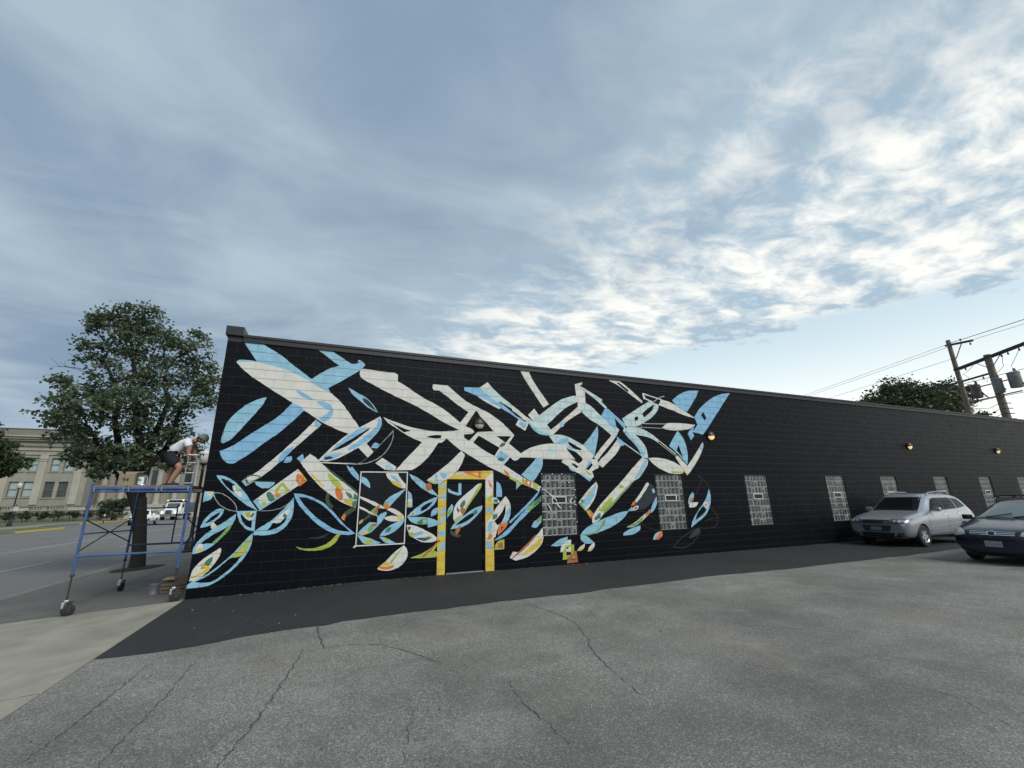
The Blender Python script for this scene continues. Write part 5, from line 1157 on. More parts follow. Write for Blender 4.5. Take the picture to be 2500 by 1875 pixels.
LB = [((-5.1,7.6,8.15),(.70,.8,.75),1700), ((-5.65,7.4,7.75),(.40,.5,.5),700), ((-4.15,7.5,8.15),(.62,.8,.72),1500), ((-4.6,7.7,7.2),(.9,1.1,.85),2300), ((-5.55,7.4,6.75),(.55,.7,.45),900), ((-3.6,7.5,7.2),(.75,1,.7),1700),
      ((-2.6,7.5,7.35),(.5,.7,.75),1300), ((-2.05,7.6,6.4),(.62,.9,.8),1500), ((-3.0,7.4,6.2),(.85,1.1,.7),1700), ((-4.4,7.3,6.0),(1.0,1.2,.85),2500), ((-5.6,7.2,5.4),(.75,.9,.55),1300), ((-6.05,7.2,4.6),(.55,.8,.42),900),
      ((-5.2,7.0,4.7),(.9,1.2,.65),2100), ((-4.2,6.9,4.8),(1.0,1.4,.75),2500), ((-3.2,7.0,5.0),(.85,1.2,.7),1700), ((-2.2,7.5,5.3),(.65,1,.75),1300), ((-5.45,7.2,3.95),(.75,1,.42),1200), ((-4.7,7.3,3.35),(.65,1,.5),1300),
      ((-3.9,7.6,3.75),(.85,1.3,.55),1700), ((-2.6,7.8,4.2),(.7,1.1,.6),1100), ((-2.3,8.2,3.5),(.5,.9,.5),600), ((-4.5,7,2.9),(.4,.6,.35),600), ((-3.6,7.1,3.15),(.7,.9,.45),1300), ((-2.7,7.5,3.0),(.5,.8,.4),700), ((-5.0,7.0,3.2),(.5,.7,.35),700), ((-3.3,7.2,4.2),(.9,1.1,.55),1400)]
LB = [(LBS(c), r, n) for c, r, n in LB]
b = MB(); base = Vector((0, 0, -.08)); fork = Vector((-.33, 0, 2.15))
b.tube([base+Vector((0, 0, -.1)), base+Vector((0, 0, .12)), Vector((-.02, 0, .5)), Vector((-.10, 0, 1.1)), Vector((-.20, 0, 1.65)), fork], [.28, .22, .19, .18, .19, .235], 14, cap=True)
mains = []
for tgt, r in (((-5.0, 7.6, 6.2), .13), ((-4.3, 7.3, 6.6), .15), ((-3.4, 7.6, 6.4), .14), ((-2.5, 7.6, 5.6), .12), ((-5.0, 7.0, 4.2), .09), ((-3.9, 7.0, 5.2), .11)):
    mains.append(limb(b, fork+Vector((random.uniform(-.12, .12), random.uniform(-.1, .1), -.25)), Vector(tgt)-T0, r, .05, .16, 8, 7))
for (c, r, n) in LB:
    c = Vector(c)-T0; best = min(((c-p).length+max(0, p.z-c.z)*1.5, i, j) for i, m_ in enumerate(mains) for j, p in enumerate(m_) if j > 1); st_ = mains[best[1]][best[2]]
    pts = limb(b, st_, c, .042, .014, .2, 5, 5)
    for k in range(7):
        q = c+Vector((random.uniform(-1, 1)*r[0], random.uniform(-1, 1)*r[1], random.uniform(-.8, 1)*r[2])); limb(b, pts[random.randint(2, 5)], q, .014, .004, .25, 4, 3)
for a_, c_ in (((-5.2, 7.3, 5.9), (-6.15, 7.2, 6.15)), ((-5.3, 7.2, 6.0), (-6.0, 7.2, 6.6)), ((-5.5, 7.3, 6.1), (-6.3, 7.1, 6.05)), ((-5.2, 7.4, 7.0), (-5.75, 7.3, 7.55))):
    p = limb(b, Vector(a_)-T0, Vector(c_)-T0, .014, .004, .2, 4, 4)
    for k in range(2): limb(b, p[2+k], p[2+k]+Vector((random.uniform(-.35, .0), 0, random.uniform(.1, .3))), .006, .003, .2, 3, 2)
b.build('trunk', M_bark, tree, True)
leaves('crown', [((c[0]-T0.x, c[1]-T0.y, c[2]-T0.z), tuple(q*.88 for q in r), n) for c, r, n in LB], .12, M_leaf, tree, 0.56)
def simple_tree(name, label, cat, base, h, lobes, m, size, group=None, tr=.2, per=1.0):
    t = thing(name, label, cat, base, group=group); b = MB(); f = Vector((0, 0, h*.35)); b.tube([(0, 0, -.3), (0, 0, h*.2), f], [tr*1.2, tr, tr*.85], 8)
    for (c, r, n) in lobes: limb(b, f, c, tr*.5, tr*.12, .15, 5, 4)
    b.build('trunk', M_bark, t, True); leaves('crown', lobes, size, m, t, per); return t
simple_tree('verge_tree', 'leafy green tree cut by the left edge in front of the stone building', 'tree', (-33.5, 55, -.25), 10, [((-.3,0,9.5),(1.9,1.9,1.9),2600),((1.6,-.3,8.2),(1.6,1.7,1.2),2000),((-1.5,0,7.6),(2.2,2,1.8),2400),((3.2,-.2,6.8),(1.5,1.5,.9),1500),((1.4,0,6.2),(1.8,1.6,.9),1700),((-2.5,0,6.1),(2,2,1.2),1600)], M_leaf2, .34, tr=.22)
simple_tree('broad_tree', 'broad dark green tree rising behind the roof beside the utility poles', 'tree', (60, 14.5, -.3), 13, [((-5.6,0,10.4),(2.2,2.5,1.4),1500),((-3.5,0,11.6),(3.0,3,2.0),2600),((1.0,0,11.0),(3.0,3,2.2),2200),((5.2,0,12.0),(2.8,2.6,2.2),2600),((7.6,0,10.3),(2.0,2.2,1.5),1100),((0,0,9.2),(7,3,1.6),3600),((4,0,8.6),(5,3,1.5),1800)], M_leaf2, .30, tr=.4, per=1.7)
for i, (x_, y_, h, w_, lb) in enumerate(((-17, 128, 15, 5.5, 'tall dark tree at the far end of the street behind the truck'), (-26, 135, 13, 6, 'far tree left of the white truck at the end of the street'), (-9.5, 120, 14, 4.5, 'far street-end tree close to the black wall edge'), (-34, 128, 15, 6, 'far dark tree behind the trunk of the street tree'))):
    simple_tree('far_tree', lb, 'tree', (x_, y_, -.3), h, [((0, 0, h*.8), (w_*.7, w_*.7, h*.2), 1500), ((-w_*.5, 0, h*.6), (w_*.7, w_*.6, h*.22), 1500), ((w_*.5, 0, h*.58), (w_*.7, w_*.6, h*.22), 1500), ((0, 0, h*.35), (w_, w_*.6, h*.18), 1500)], M_leaf2, .6, 'trees at the far end of the street', .35, .8)
bs = thing('round_bush', 'big dark rounded shrub at the corner of the stone building', 'shrub', (-29.3, 79, -.25)); leaves('foliage', [((0,0,1.3),(1.7,1.4,1.2),2200),((-.8,0,2.4),(1.1,1,.9),1200),((.9,0,2.7),(1.1,1,1.0),1200)], .22, M_hedge, bs)
b = MB(); b.tube([(0, 0, -.1), (0, 0, 1.5)], [.12, .07], 7); b.build('stem', M_bark, bs, True)
hl = ['leftmost', 'second', 'third', 'fourth', 'fifth', 'sixth', 'seventh', 'eighth', 'ninth', 'tenth', 'eleventh', 'twelfth']
for i in range(12):
    x_ = -53.2+1.9*i; hsh = thing('hedge_shrub', 'clipped green hedge shrub below the balustrade, %s from the left' % hl[i], 'shrub', (x_, 83.6, -.25), group='hedge shrubs along the terrace')
    leaves('foliage', [((0, 0, 1.05), (.95, .6, .62), 1100)], .17, M_hedge, hsh); b = MB(); b.tube([(-.2, 0, -.05), (-.25, 0, .7)], .05, 6); b.tube([(.25, 0, -.05), (.2, 0, .7)], .045, 6); b.build('stem', M_bark, hsh, True)
# ================================================================== STREET LAMPS
M_post = mat('black_lamp_post', (0.012, 0.012, 0.016), 0.45)
M_globe = mat('frosted_globe', (0.62, 0.62, 0.58), 0.35, var=.08, vscale=4)
def street_lamp(label, x, y, z, h):
    t = thing('street_lamp', label, 'street lamp', (x, y, z), group='black post-top street lamps'); b = MB()
    b.lathe([(0, 0), (.26, 0), (.26, .06), (.21, .10), (.20, .34), (.16, .42), (.13, .50), (.085, .62), (.075, .8), (.055, h-.75), (.07, h-.72), (.07, h-.68), (.05, h-.64), (.06, h-.5), (.17, h-.45), (.17, h-.40), (0, h-.40)], (0, 0, 0), 14); b.build('post', M_post, t, True)
    b = MB(); b.lathe([(.13, h-.40), (.215, h-.27), (.235, h-.12), (.22, h-.02), (.24, h)], (0, 0, 0), 18); b.build('globe', M_globe, t, True)
    b = MB(); b.lathe([(.25, h), (.24, h+.03), (.17, h+.12), (.06, h+.18), (.03, h+.20), (.035, h+.24), (0, h+.28)], (0, 0, 0), 18); b.build('globe_cap', M_globe, t, True); return t
street_lamp('black street lamp with white globe between the painter and the wall', -3.0, 12.7, zs(-3), 3.95+.20)
street_lamp('black street lamp with white globe in front of the stone building', -32.9, 62, -.25, 4.85)
sg = thing('street_sign', 'small white sign on a thin post beside the left street lamp', 'sign', (-31.7, 60, -.25)); b = MB(); b.tube([(0, 0, 0), (0, 0, 2.5)], .035, 6); b.build('post', M_post, sg); b = MB(); b.bevbox(-.24, -.05, 1.75, .24, -.036, 2.25, .004); b.build('sign_plate', mat('white_sign', (0.7, 0.7, 0.68), .5), sg)
# ================================================================== STONE CIVIC BUILDING
M_stone = mat('grey_limestone', (0.275, 0.26, 0.213), 0.9, var=.22, vscale=.5, bump=.2, bscale=8)
M_stone2 = mat('pale_limestone', (0.37, 0.35, 0.29), 0.9, var=.18, vscale=.5)
M_stoned = mat('stained_limestone', (0.19, 0.175, 0.145), 0.9, var=.3, vscale=.4)
M_wf = mat('bronze_window_frame', (0.12, 0.115, 0.10), 0.6)
M_blind = mat('window_with_pale_blind', (0.33, 0.40, 0.385), 0.18, var=.1, vscale=.6, spec=.6)
M_wdark = mat('dark_window', (0.05, 0.06, 0.055), 0.12, var=.4, vscale=2.5, spec=.6)
cv = thing('civic_building', 'grey limestone civic building with cornice and paired sash windows across the street', 'building', (-45, 88, -.25))
def cvx(x): return x+45
def cbx(nm, m, *bs):
    b = MB()
    for (x0, x1, y0, y1, z0, z1) in bs: b.box(cvx(x0), y0-88, z0+.25, cvx(x1), y1-88, z1+.25)
    return b.build(nm, m, cv)
WINS = []
def sash(x0, x1, z0, z1, dark): WINS.append((x0, x1, z0, z1, dark))
for s_ in (-48.2, -46.7): sash(s_-.05, s_+1.15, 7.85, 10.1, False)
for a_, c_ in ((-46.65, -45.55), (-45.1, -44.0), (-42.3, -41.15), (-40.6, -39.3)): sash(a_, c_, 7.85, 10.1, False)
for a_, c_, dk in ((-51.5, -50.3, 0), (-49.9, -48.7, 0), (-46.95, -45.7, 0), (-45.15, -43.9, 0), (-42.5, -41.2, 1), (-40.7, -39.4, 1)): sash(a_, c_, 3.65 if not dk else 3.5, 6.15, dk)
WINS = [w_ for w_ in WINS if not (-48.4 < w_[0] < -46.7 and w_[2] > 7)] + [(-49.6, -48.4, 7.85, 10.1, False), (-51.3, -50.1, 7.85, 10.1, False)]
# wall around the openings, row by row
def wall_row(z0, z1, wins):
    xs = -62.0; out = []
    for (a_, c_, _, _, _) in sorted(wins): out.append((xs, a_, 88, 89, z0, z1)); xs = c_
    out.append((xs, -37.1, 88, 89, z0, z1)); return out
up_ = [w_ for w_ in WINS if w_[2] > 7]; lo = [w_ for w_ in WINS if w_[2] < 7]
parts = [(-62, -37.1, 88, 89, -.3, 3.5), (-62, -37.1, 88, 89, 6.15, 7.85), (-62, -37.1, 88, 89, 10.1, 12.0)]+wall_row(7.85, 10.1, up_)+wall_row(3.5, 6.15, lo)+[(-62, -37.1, 89, 112, -.3, 12)]
cbx('wall', M_stone, *parts)
for (a_, c_, z0, z1, dk) in WINS:
    w_ = cbx('window', M_wf, (a_, a_+.09, 88.22, 88.4, z0, z1), (c_-.09, c_, 88.22, 88.4, z0, z1), (a_+.09, c_-.09, 88.22, 88.4, z1-.09, z1), (a_+.09, c_-.09, 88.22, 88.4, z0, z0+.12), (a_+.09, c_-.09, 88.2, 88.4, (z0+z1)/2-.05, (z0+z1)/2+.05))
    for q0, q1 in ((z0+.12, (z0+z1)/2-.05), ((z0+z1)/2+.05, z1-.09)):
        b = MB(); b.box(cvx(a_)+.09, .30, q0+.25, cvx(c_)-.09, .36, q1+.25); b.build('pane', M_wdark if dk else M_blind, w_)
        if dk:
            b = MB()
            for k in (1, 2): xx = cvx(a_)+(c_-a_)*k/3; b.box(xx-.02, .27, q0+.25, xx+.02, .299, q1+.25)
            b.build('glazing_bar', M_wf, w_)
    b = MB(); b.box(cvx(a_)-.12, -.12, z0-.18+.25, cvx(c_)+.12, .2, z0+.25-.002); b.build('sill', M_stone, w_)
cbx('cornice', M_stone2, (-62.4, -36.7, 87.3, 89, 13.2, 13.55), (-62.6, -36.5, 87.0, 89, 13.55, 13.75)); cbx('cornice_soffit', M_stoned, (-62.2, -36.9, 87.5, 89, 12.85, 13.2), (-62.1, -37.0, 87.8, 89, 12.0, 12.25))
cbx('frieze', M_stone, (-62, -37.1, 87.9, 89, 12.25, 12.85)); cbx('string_course', M_stone2, (-62.1, -37.0, 87.8, 88, 11.35, 11.5), (-62.1, -37.0, 87.8, 88, 10.62, 10.75))
cbx('attic_parapet', M_stoned, (-62, -37.3, 87.9, 89, 13.75, 14.9)); cbx('parapet_coping', M_wf, (-62.1, -37.2, 87.8, 89.1, 14.9, 15.02))
for px_ in (-43.3, -38.4, -53, -47.7): cbx('pilaster', M_stone2, (px_-.5, px_+.5, 87.82, 88, 2.4, 10.6)); cbx('capital', M_stoned, (px_-.55, px_+.55, 87.78, 88, 9.85, 9.95), (px_-.55, px_+.55, 87.78, 88, 9.5, 9.6))
# set-back wing with a pale portico
cbx('wing_wall', M_stone, (-37.1, -18, 93, 110, -.3, 11.8)); cbx('wing_cornice', M_stone2, (-37.1, -17.6, 92.3, 93, 11.2, 11.8))
for k in range(6):
    b = MB(); b.lathe([(.62, 0), (.62, .25), (.5, .35), (.46, 8.6), (.56, 8.8), (.6, 9.1)], (cvx(-35.9+2.7*k), 3.6, 2.25), 14); b.build('column', M_stone2, cv, True)
cbx('portico_steps', M_stone2, (-37.1, -19, 90.6, 92.999, -.3, 2.2)); cbx('architrave', M_stone2, (-37.1, -18.5, 90.9, 92.29, 11.2, 11.9))
for k in range(5): cbx('wing_window', M_wdark, (-34.9+2.7*k, -34.0+2.7*k, 92.9, 92.99, 4.5, 8.5))
# terrace balustrade
bal = thing('stone_balustrade', 'weathered stone balustrade along the terrace of the civic building', 'balustrade', (-44, 85.4, -.25)); b = MB()
b.box(-18, 0, -.2, 11.5, .5, 1.62); b.build('terrace_wall', M_stoned, bal); b = MB(); b.box(-18, -.08, 2.28, 11.5, .5, 2.46); b.build('top_rail', M_stoned, bal); b = MB(); b.box(-18, -.06, 1.621, 11.5, .5, 1.72); b.build('plinth', M_stone, bal)
bmesh_ = None
for k in range(9):
    x_ = -17.5+3.5*k
    if k in (2, 4, 5, 7):
        b = MB(); b.box(x_-.6, .03, 1.721, x_+1.6, .45, 2.279); b.build('solid_panel', M_stone2, bal)
    else:
        b = MB(); b.box(x_-.3, .02, 1.721, x_+.3, .47, 2.279); b.build('pier', M_stone, bal)
    for j in range(5):
        xx = x_+(.7 if k not in (2, 4, 5, 7) else 1.85)+j*.36
        if xx > 11.3 or xx > x_+3.1: continue
        if bmesh_ is None: o = MB().lathe([(.10, 0), (.10, .06), (.06, .10), (.11, .25), (.06, .42), (.10, .5), (.10, .557)], (0, 0, 0), 8).build('baluster', M_stone, bal, True); bmesh_ = o.data
        else: o = link('baluster', bmesh_, bal)
        o.location = (xx, .22, 1.7215)
b = MB(); b.bevbox(-1.2, -.4, 0, 1.2, .4, 3.2, .1)
ps = tag(MB().bevbox(-1.3, -.5, -.3, 1.3, .5, 2.6, .03).build('gate_pier', M_stone, None, loc=(-31.4, 84.6, -.25)), 'squat stone pier at the end of the terrace balustrade', 'pier')
# low brick building at the far end of the street
br = thing('brick_building', 'low reddish brick building far down the street behind the white car', 'building', (-30, 150, -.3)); b = MB(); b.box(-9, 0, 0, 12, 14, 6.4); b.build('wall', mat('far_brick', (0.16, 0.10, 0.085), .9, var=.2, vscale=.6), br)
b = MB(); b.box(-9.3, -.3, 6.4, 12.3, 14.3, 7.0); b.build('roof', mat('far_roof', (0.10, 0.095, 0.09), .9), br)
for k in range(5):
    b = MB(); b.box(-7+3.8*k, -.06, 2, -5+3.8*k, -.005, 4.2); b.build('window', M_wdark, br)

# ================================================================== VEHICLES
def paint_mat(name, col, metal, rough=.28): return mat(name, col, rough, metal, coat=0.35, spec=.4)
M_cglass = mat('car_glass', (0.006, 0.008, 0.009), 0.03, spec=.10)
M_tyre = mat('tyre_rubber', (0.014, 0.014, 0.015), 0.75); M_rimm = mat('alloy_rim', (0.55, 0.56, 0.57), .28, .9); M_trim = mat('black_trim', (0.012, 0.012, 0.013), .5)
M_chrome = mat('chrome', (0.72, 0.73, 0.74), .12, 1.0); M_head = mat('headlight_lens', (0.11, 0.12, 0.12), .08, .2, spec=.6); M_hazy = mat('hazy_headlight_lens', (0.44, 0.44, 0.36), .3, var=.15, vscale=9)
M_amber = mat('amber_lens', (0.55, 0.22, 0.08), .2); M_red = mat('red_lens', (0.30, 0.02, 0.02), .2)
def ring(st):
    x, pts = st; r = [(x, y, z) for y, z in pts]+[(x, -y, z) for y, z in reversed(pts[1:-1])]; return r
def car_body(stations, arches, wr, half, lev=2):
    n = 2*len(stations[0][1])-2; b = MB(); vs = [p for s in stations for p in ring(s)]; k = len(stations)
    fs = [(i*n+j, i*n+(j+1) % n, (i+1)*n+(j+1) % n, (i+1)*n+j) for i in range(k-1) for j in range(n)]+[tuple(range(n)), tuple((k-1)*n+j for j in range(n-1, -1, -1))]
    o = b.add(vs, fs).build('tmp', M_trim); md = o.modifiers.new('s', 'SUBSURF'); md.levels = lev; md.render_levels = lev; cut = []
    for ax in arches:
        for sd in (-1, 1):
            c = MB(); c.lathe([(0, -.3), (wr, -.3), (wr, .3), (0, .3)], (ax, sd*half, wr-.035), 28, 'y'); q = c.build('cut', M_trim); bo = o.modifiers.new('b', 'BOOLEAN'); bo.object = q; bo.operation = 'DIFFERENCE'; bo.solver = 'EXACT'; cut.append(q)
    dg = bpy.context.evaluated_depsgraph_get(); dg.update(); me = bpy.data.meshes.new_from_object(o.evaluated_get(dg))
    for q in cut+[o]: bpy.data.objects.remove(q)
    for p in me.polygons: p.use_smooth = True
    me.set_sharp_from_angle(angle=R(42)); return me
def decal_fn(me, root):
    bv = BVHTree.FromPolygons([v.co[:] for v in me.vertices], [tuple(p.vertices) for p in me.polygons])
    def decal(name, poly, axis, m, off=.005, cell=.07, parent=None, smooth_=True):
        org, d = {'front': (lambda a, c: Vector((-2, a, c)), Vector((1, 0, 0))), 'rear': (lambda a, c: Vector((9, a, c)), Vector((-1, 0, 0))), 'near': (lambda a, c: Vector((a, -3, c)), Vector((0, 1, 0))), 'far': (lambda a, c: Vector((a, 3, c)), Vector((0, -1, 0))), 'top': (lambda a, c: Vector((a, c, 4)), Vector((0, 0, -1)))}[axis]
        b = MB(); key = {}; x0 = min(p[0] for p in poly); x1 = max(p[0] for p in poly); z0 = min(p[1] for p in poly); z1 = max(p[1] for p in poly)
        def vert(p):
            k = (round(p[0], 4), round(p[1], 4))
            if k not in key:
                h = bv.ray_cast(org(*p), d); q = (h[0]-d*off) if h[0] is not None else None; key[k] = None if q is None else len(b.v)
                if q is not None: b.v.append(tuple(q))
            return key[k]
        for t in tessellate_polygon([[Vector((p[0], p[1], 0)) for p in poly]]):
            tri = [poly[i] for i in t]
            for i in range(math.floor(x0/cell), math.ceil(x1/cell)):
                for j in range(math.floor(z0/cell), math.ceil(z1/cell)):
                    c = clip_rect(tri, i*cell, (i+1)*cell, j*cell, (j+1)*cell)
                    if not c: continue
                    ids = []
                    for p in c:
                        v = vert(p)
                        if v is not None and v not in ids: ids.append(v)
                    if len(ids) >= 3: b.f.append(tuple(ids)); b.m.append(0)
        if not b.f: return None
        o = b.build(name, m, parent or root, smooth_ and 'all'); return o
    return decal
def wheel(root, x, y, r, w, side, spokes=10):
    b = MB(); b.lathe([(r*.60, -w/2), (r*.92, -w/2), (r, -w/2+.03), (r, w/2-.03), (r*.92, w/2), (r*.60, w/2)], (x, y, r), 32, 'y'); wh = b.build('wheel', M_tyre, root, True)
    o_ = side*w/2; b = MB(); b.lathe([(r*.62, o_*1.01), (r*.57, o_*.9), (r*.55, o_*.2)], (x, y, r), 28, 'y'); b.lathe([(0, o_*.88), (r*.11, o_*.84), (r*.13, o_*.55)], (x, y, r), 16, 'y')
    for k in range(spokes):
        q = 2*math.pi*(k+.25*(k % 2))/spokes; c, s = math.cos(q), math.sin(q); t = .022
        pts = [(c*r*.08-s*t, s*r*.08+c*t), (c*r*.08+s*t, s*r*.08-c*t), (c*r*.57+s*t*1.4, s*r*.57-c*t*1.4), (c*r*.57-s*t*1.4, s*r*.57+c*t*1.4)]
        b.add([(x+p[0], y+o_*(.80 if i < 2 else .86), r+p[1]) for i, p in enumerate(pts)]+[(x+p[0], y+o_*.5, r+p[1]) for p in pts], [(0,1,2,3),(0,4,5,1),(1,5,6,2),(2,6,7,3),(3,7,4,0)])
    b.build('rim', M_rimm, wh, True); b = MB(); b.lathe([(0, o_*.3), (r*.56, o_*.3)], (x, y, r), 20, 'y'); b.build('brake_disc', M_trim, wh); return wh
def mir(poly): return [(-a, c) for a, c in poly][::-1]
# ---- silver crossover parked along the wall, nose towards the street
f0 = thing('parked_car', 'silver crossover estate car parked along the black wall with roof rails', 'car', (19.28, -1.34, 0), R(0), 'cars parked in the lot'); f0.scale = (.95, 1, 1)
def stn(x, w, zb, zm, zbelt, wb, zr, wr, ws=None, wmid=None):
    ws = ws or w-.06
    return (x, [(0, zb), (ws-.12, zb), (ws, zb+.10), (w, zm), (wmid or w-.005, (zm+zbelt)/2+.04), (wb, zbelt), (wr, zr-.05 if zr-zbelt > .2 else zr-.012), (wr*.55, zr-.005), (0, zr)])
S_f = [stn(0.0, .72, .34, .52, .72, .69, .80, .50), stn(.04, .80, .27, .52, .78, .77, .85, .56), stn(.20, .865, .22, .55, .86, .835, .92, .62), stn(.60, .89, .22, .58, .95, .85, 1.0, .66), stn(1.05, .89, .22, .60, 1.02, .86, 1.065, .69), stn(1.26, .89, .22, .60, 1.04, .86, 1.10, .70),
       stn(1.40, .89, .22, .60, 1.05, .86, 1.20, .69), stn(1.98, .89, .22, .60, 1.06, .86, 1.62, .69), stn(2.10, .89, .22, .60, 1.06, .86, 1.66, .69), stn(2.75, .89, .22, .60, 1.075, .86, 1.695, .69), stn(3.45, .89, .22, .60, 1.095, .855, 1.69, .68), stn(4.02, .885, .24, .62, 1.12, .84, 1.61, .65), stn(4.14, .88, .25, .62, 1.12, .835, 1.57, .63), stn(4.42, .86, .30, .64, 1.10, .80, 1.18, .62), stn(4.53, .80, .36, .64, .98, .74, 1.05, .52), stn(4.56, .74, .42, .64, .90, .68, .96, .46)]
me = car_body(S_f, (.90, 3.51), .375, .80); me.materials.clear(); me.materials.append(paint_mat('silver_paint', (0.36, 0.385, 0.415), .5, .2)); link('body', me, f0); D_ = decal_fn(me, f0)
D_('windscreen', [(-.66, 1.10), (.66, 1.10), (.555, 1.535), (-.555, 1.535)], 'front', M_cglass)
for nm, ax in (('near', 'near'), ('far', 'far')):
    D_('side_window', [(1.62, 1.09), (1.98, 1.09), (2.52, 1.11), (2.50, 1.50), (2.22, 1.49), (2.05, 1.44)], ax, M_cglass); D_('side_window', [(2.58, 1.11), (3.36, 1.135), (3.30, 1.50), (2.56, 1.50)], ax, M_cglass); D_('side_window', [(3.42, 1.14), (4.02, 1.20), (3.86, 1.44), (3.36, 1.495)], ax, M_cglass)
    D_('window_pillar', [(2.52, 1.10), (2.58, 1.10), (2.56, 1.50), (2.50, 1.50)], ax, M_trim, .004); D_('door_moulding', [(1.30, .60), (3.10, .665), (3.10, .685), (1.30, .62)], ax, M_chrome if False else mat('pale_moulding', (0.55, 0.57, 0.58), .3, .5), .008); D_('sill_line', [(1.30, .40), (3.10, .43), (3.10, .455), (1.30, .425)], ax, mat('pale_moulding', (0, 0, 0)), .008)
    for xa in (2.36, 3.22): D_('door_handle', [(xa, .955), (xa+.16, .96), (xa+.16, .985), (xa, .98)], ax, M_chrome, .022)
    for xa in (1.36, 2.545, 3.33): D_('door_gap', [(xa, .36), (xa+.014, .36), (xa+.014, 1.07), (xa, 1.07)], ax, M_trim, .002)
    D_('sill_trim', [(1.30, .24), (3.08, .24), (3.08, .33), (1.30, .33)], ax, M_trim, .006)
for pl in ([(.42, .715), (.80, .735), (.845, .86), (.62, .885), (.44, .845)],):
    for q in (pl, mir(pl)): D_('headlight_surround', [(sum(k[0] for k in q)/len(q)+(k[0]-sum(k2[0] for k2 in q)/len(q))*1.06, sum(k[1] for k in q)/len(q)+(k[1]-sum(k2[1] for k2 in q)/len(q))*1.14) for k in q], 'front', M_trim, .006); D_('headlight', q, 'front', M_head, .012)
for s_ in (-1, 1):
    for yc_, rc_ in ((.54, .050), (.67, .055)): D_('headlamp_reflector', [(s_*yc_+rc_*math.cos(t), .795+rc_*.8*math.sin(t)) for t in np.linspace(0, 2*math.pi, 13)[:-1]], 'front', mat('lamp_reflector', (0.42, 0.43, 0.43), .35, .3), .018)
for q in ([(.775, .75), (.81, .755), (.838, .85), (.79, .86)],):
    for z_ in (q, mir(q)): D_('indicator', z_, 'front', M_amber, .016)
D_('grille', [(-.38, .705), (.38, .705), (.40, .83), (-.40, .83)], 'front', M_trim, .008)
for z_ in (.73, .775): D_('grille_bar', [(-.37, z_), (.37, z_), (.37, z_+.018), (-.37, z_+.018)], 'front', M_chrome, .018)
for s_ in (-1, 1): D_('grille_bar', [(s_*.06 if s_ > 0 else -.39, .805), (.39 if s_ > 0 else -.06, .805), (.395 if s_ > 0 else -.05, .832), (.05 if s_ > 0 else -.395, .832)], 'front', M_chrome, .02)
D_('emblem', [(.075*math.cos(t), .80+.042*math.sin(t)) for t in np.linspace(0, 2*math.pi, 15)[:-1]], 'front', M_chrome, .022)
D_('emblem', [(.06*math.cos(t), .80+.030*math.sin(t)) for t in np.linspace(0, 2*math.pi, 15)[:-1]], 'front', mat('emblem_blue', (0.02, 0.04, 0.12), .2), .025)
D_('number_plate', [(-.16, .50), (.16, .50), (.16, .62), (-.16, .62)], 'front', mat('plate_blue_grey', (0.16, 0.22, 0.25), .45, var=.35, vscale=16), .022)
D_('lower_valance', [(-.74, .24), (.74, .24), (.78, .325), (-.78, .325)], 'front', M_trim, .004); D_('bumper_intake', [(-.44, .30), (.44, .30), (.50, .44), (-.50, .44)], 'front', M_trim, .006); D_('bumper_shadow_panel', [(-.36, .47), (.36, .47), (.44, .665), (-.44, .665)], 'front', mat('dark_silver', (0.05, 0.053, 0.06), .4, .3), .006)
for s_ in (-1, 1):
    D_('fog_light_bezel', [(s_*.52, .32), (s_*.72, .34), (s_*.74, .44), (s_*.56, .43)] if s_ > 0 else mir([(.52, .32), (.72, .34), (.74, .44), (.56, .43)]), 'front', M_trim, .006); D_('fog_light', [(s_*.63+.035*math.cos(t), .385+.035*math.sin(t)) for t in np.linspace(0, 2*math.pi, 11)[:-1]], 'front', M_head, .012)
    b = MB(); b.bevbox(1.62, s_*1.0-.10, 1.07, 1.76, s_*1.0+.10, 1.21, .035); b.tube([(1.70, s_*.86, 1.09), (1.69, s_*.95, 1.12)], .025, 6); b.build('door_mirror', MATS['silver_paint'], f0, True)
    b = MB(); b.tube([(2.15, s_*.60, 1.61), (2.3, s_*.61, 1.675), (2.9, s_*.605, 1.705), (3.5, s_*.595, 1.69), (3.72, s_*.57, 1.63)], .02, 8); b.tube([(2.9, s_*.58, 1.63), (2.9, s_*.58, 1.715)], .018, 6); b.build('roof_rail', mat('satin_rail', (0.30, 0.31, 0.32), .35, .6), f0, True)
    D_('tail_light', [(s_*.60, .84), (s_*.75, .86), (s_*.74, 1.10), (s_*.64, 1.12)] if s_ > 0 else mir([(.60, .84), (.75, .86), (.74, 1.10), (.64, 1.12)]), 'rear', M_red, .008)
D_('tail_light', [(4.28, .92), (4.46, .90), (4.40, 1.10), (4.30, 1.12)], 'near', M_red, .006); D_('bonnet_gap', [(.30, -.60), (1.20, -.68), (1.20, -.672), (.30, -.592)], 'top', M_trim, .002); D_('bonnet_gap', [(.30, .592), (1.20, .672), (1.20, .68), (.30, .60)], 'top', M_trim, .002); D_('wiper_cowl', [(1.22, -.62), (1.31, -.62), (1.31, .62), (1.22, .62)], 'top', M_trim, .003); D_('sunroof', [(2.25, -.42), (3.1, -.42), (3.1, .42), (2.25, .42)], 'top', M_cglass, .003)
for ax in (.90, 3.51):
    for s_ in (-1, 1): wheel(f0, ax, s_*.77, .338, .215, s_)
b = MB(); b.box(.35, -.62, .20, 4.2, .62, .30); b.build('underbody', M_trim, f0)
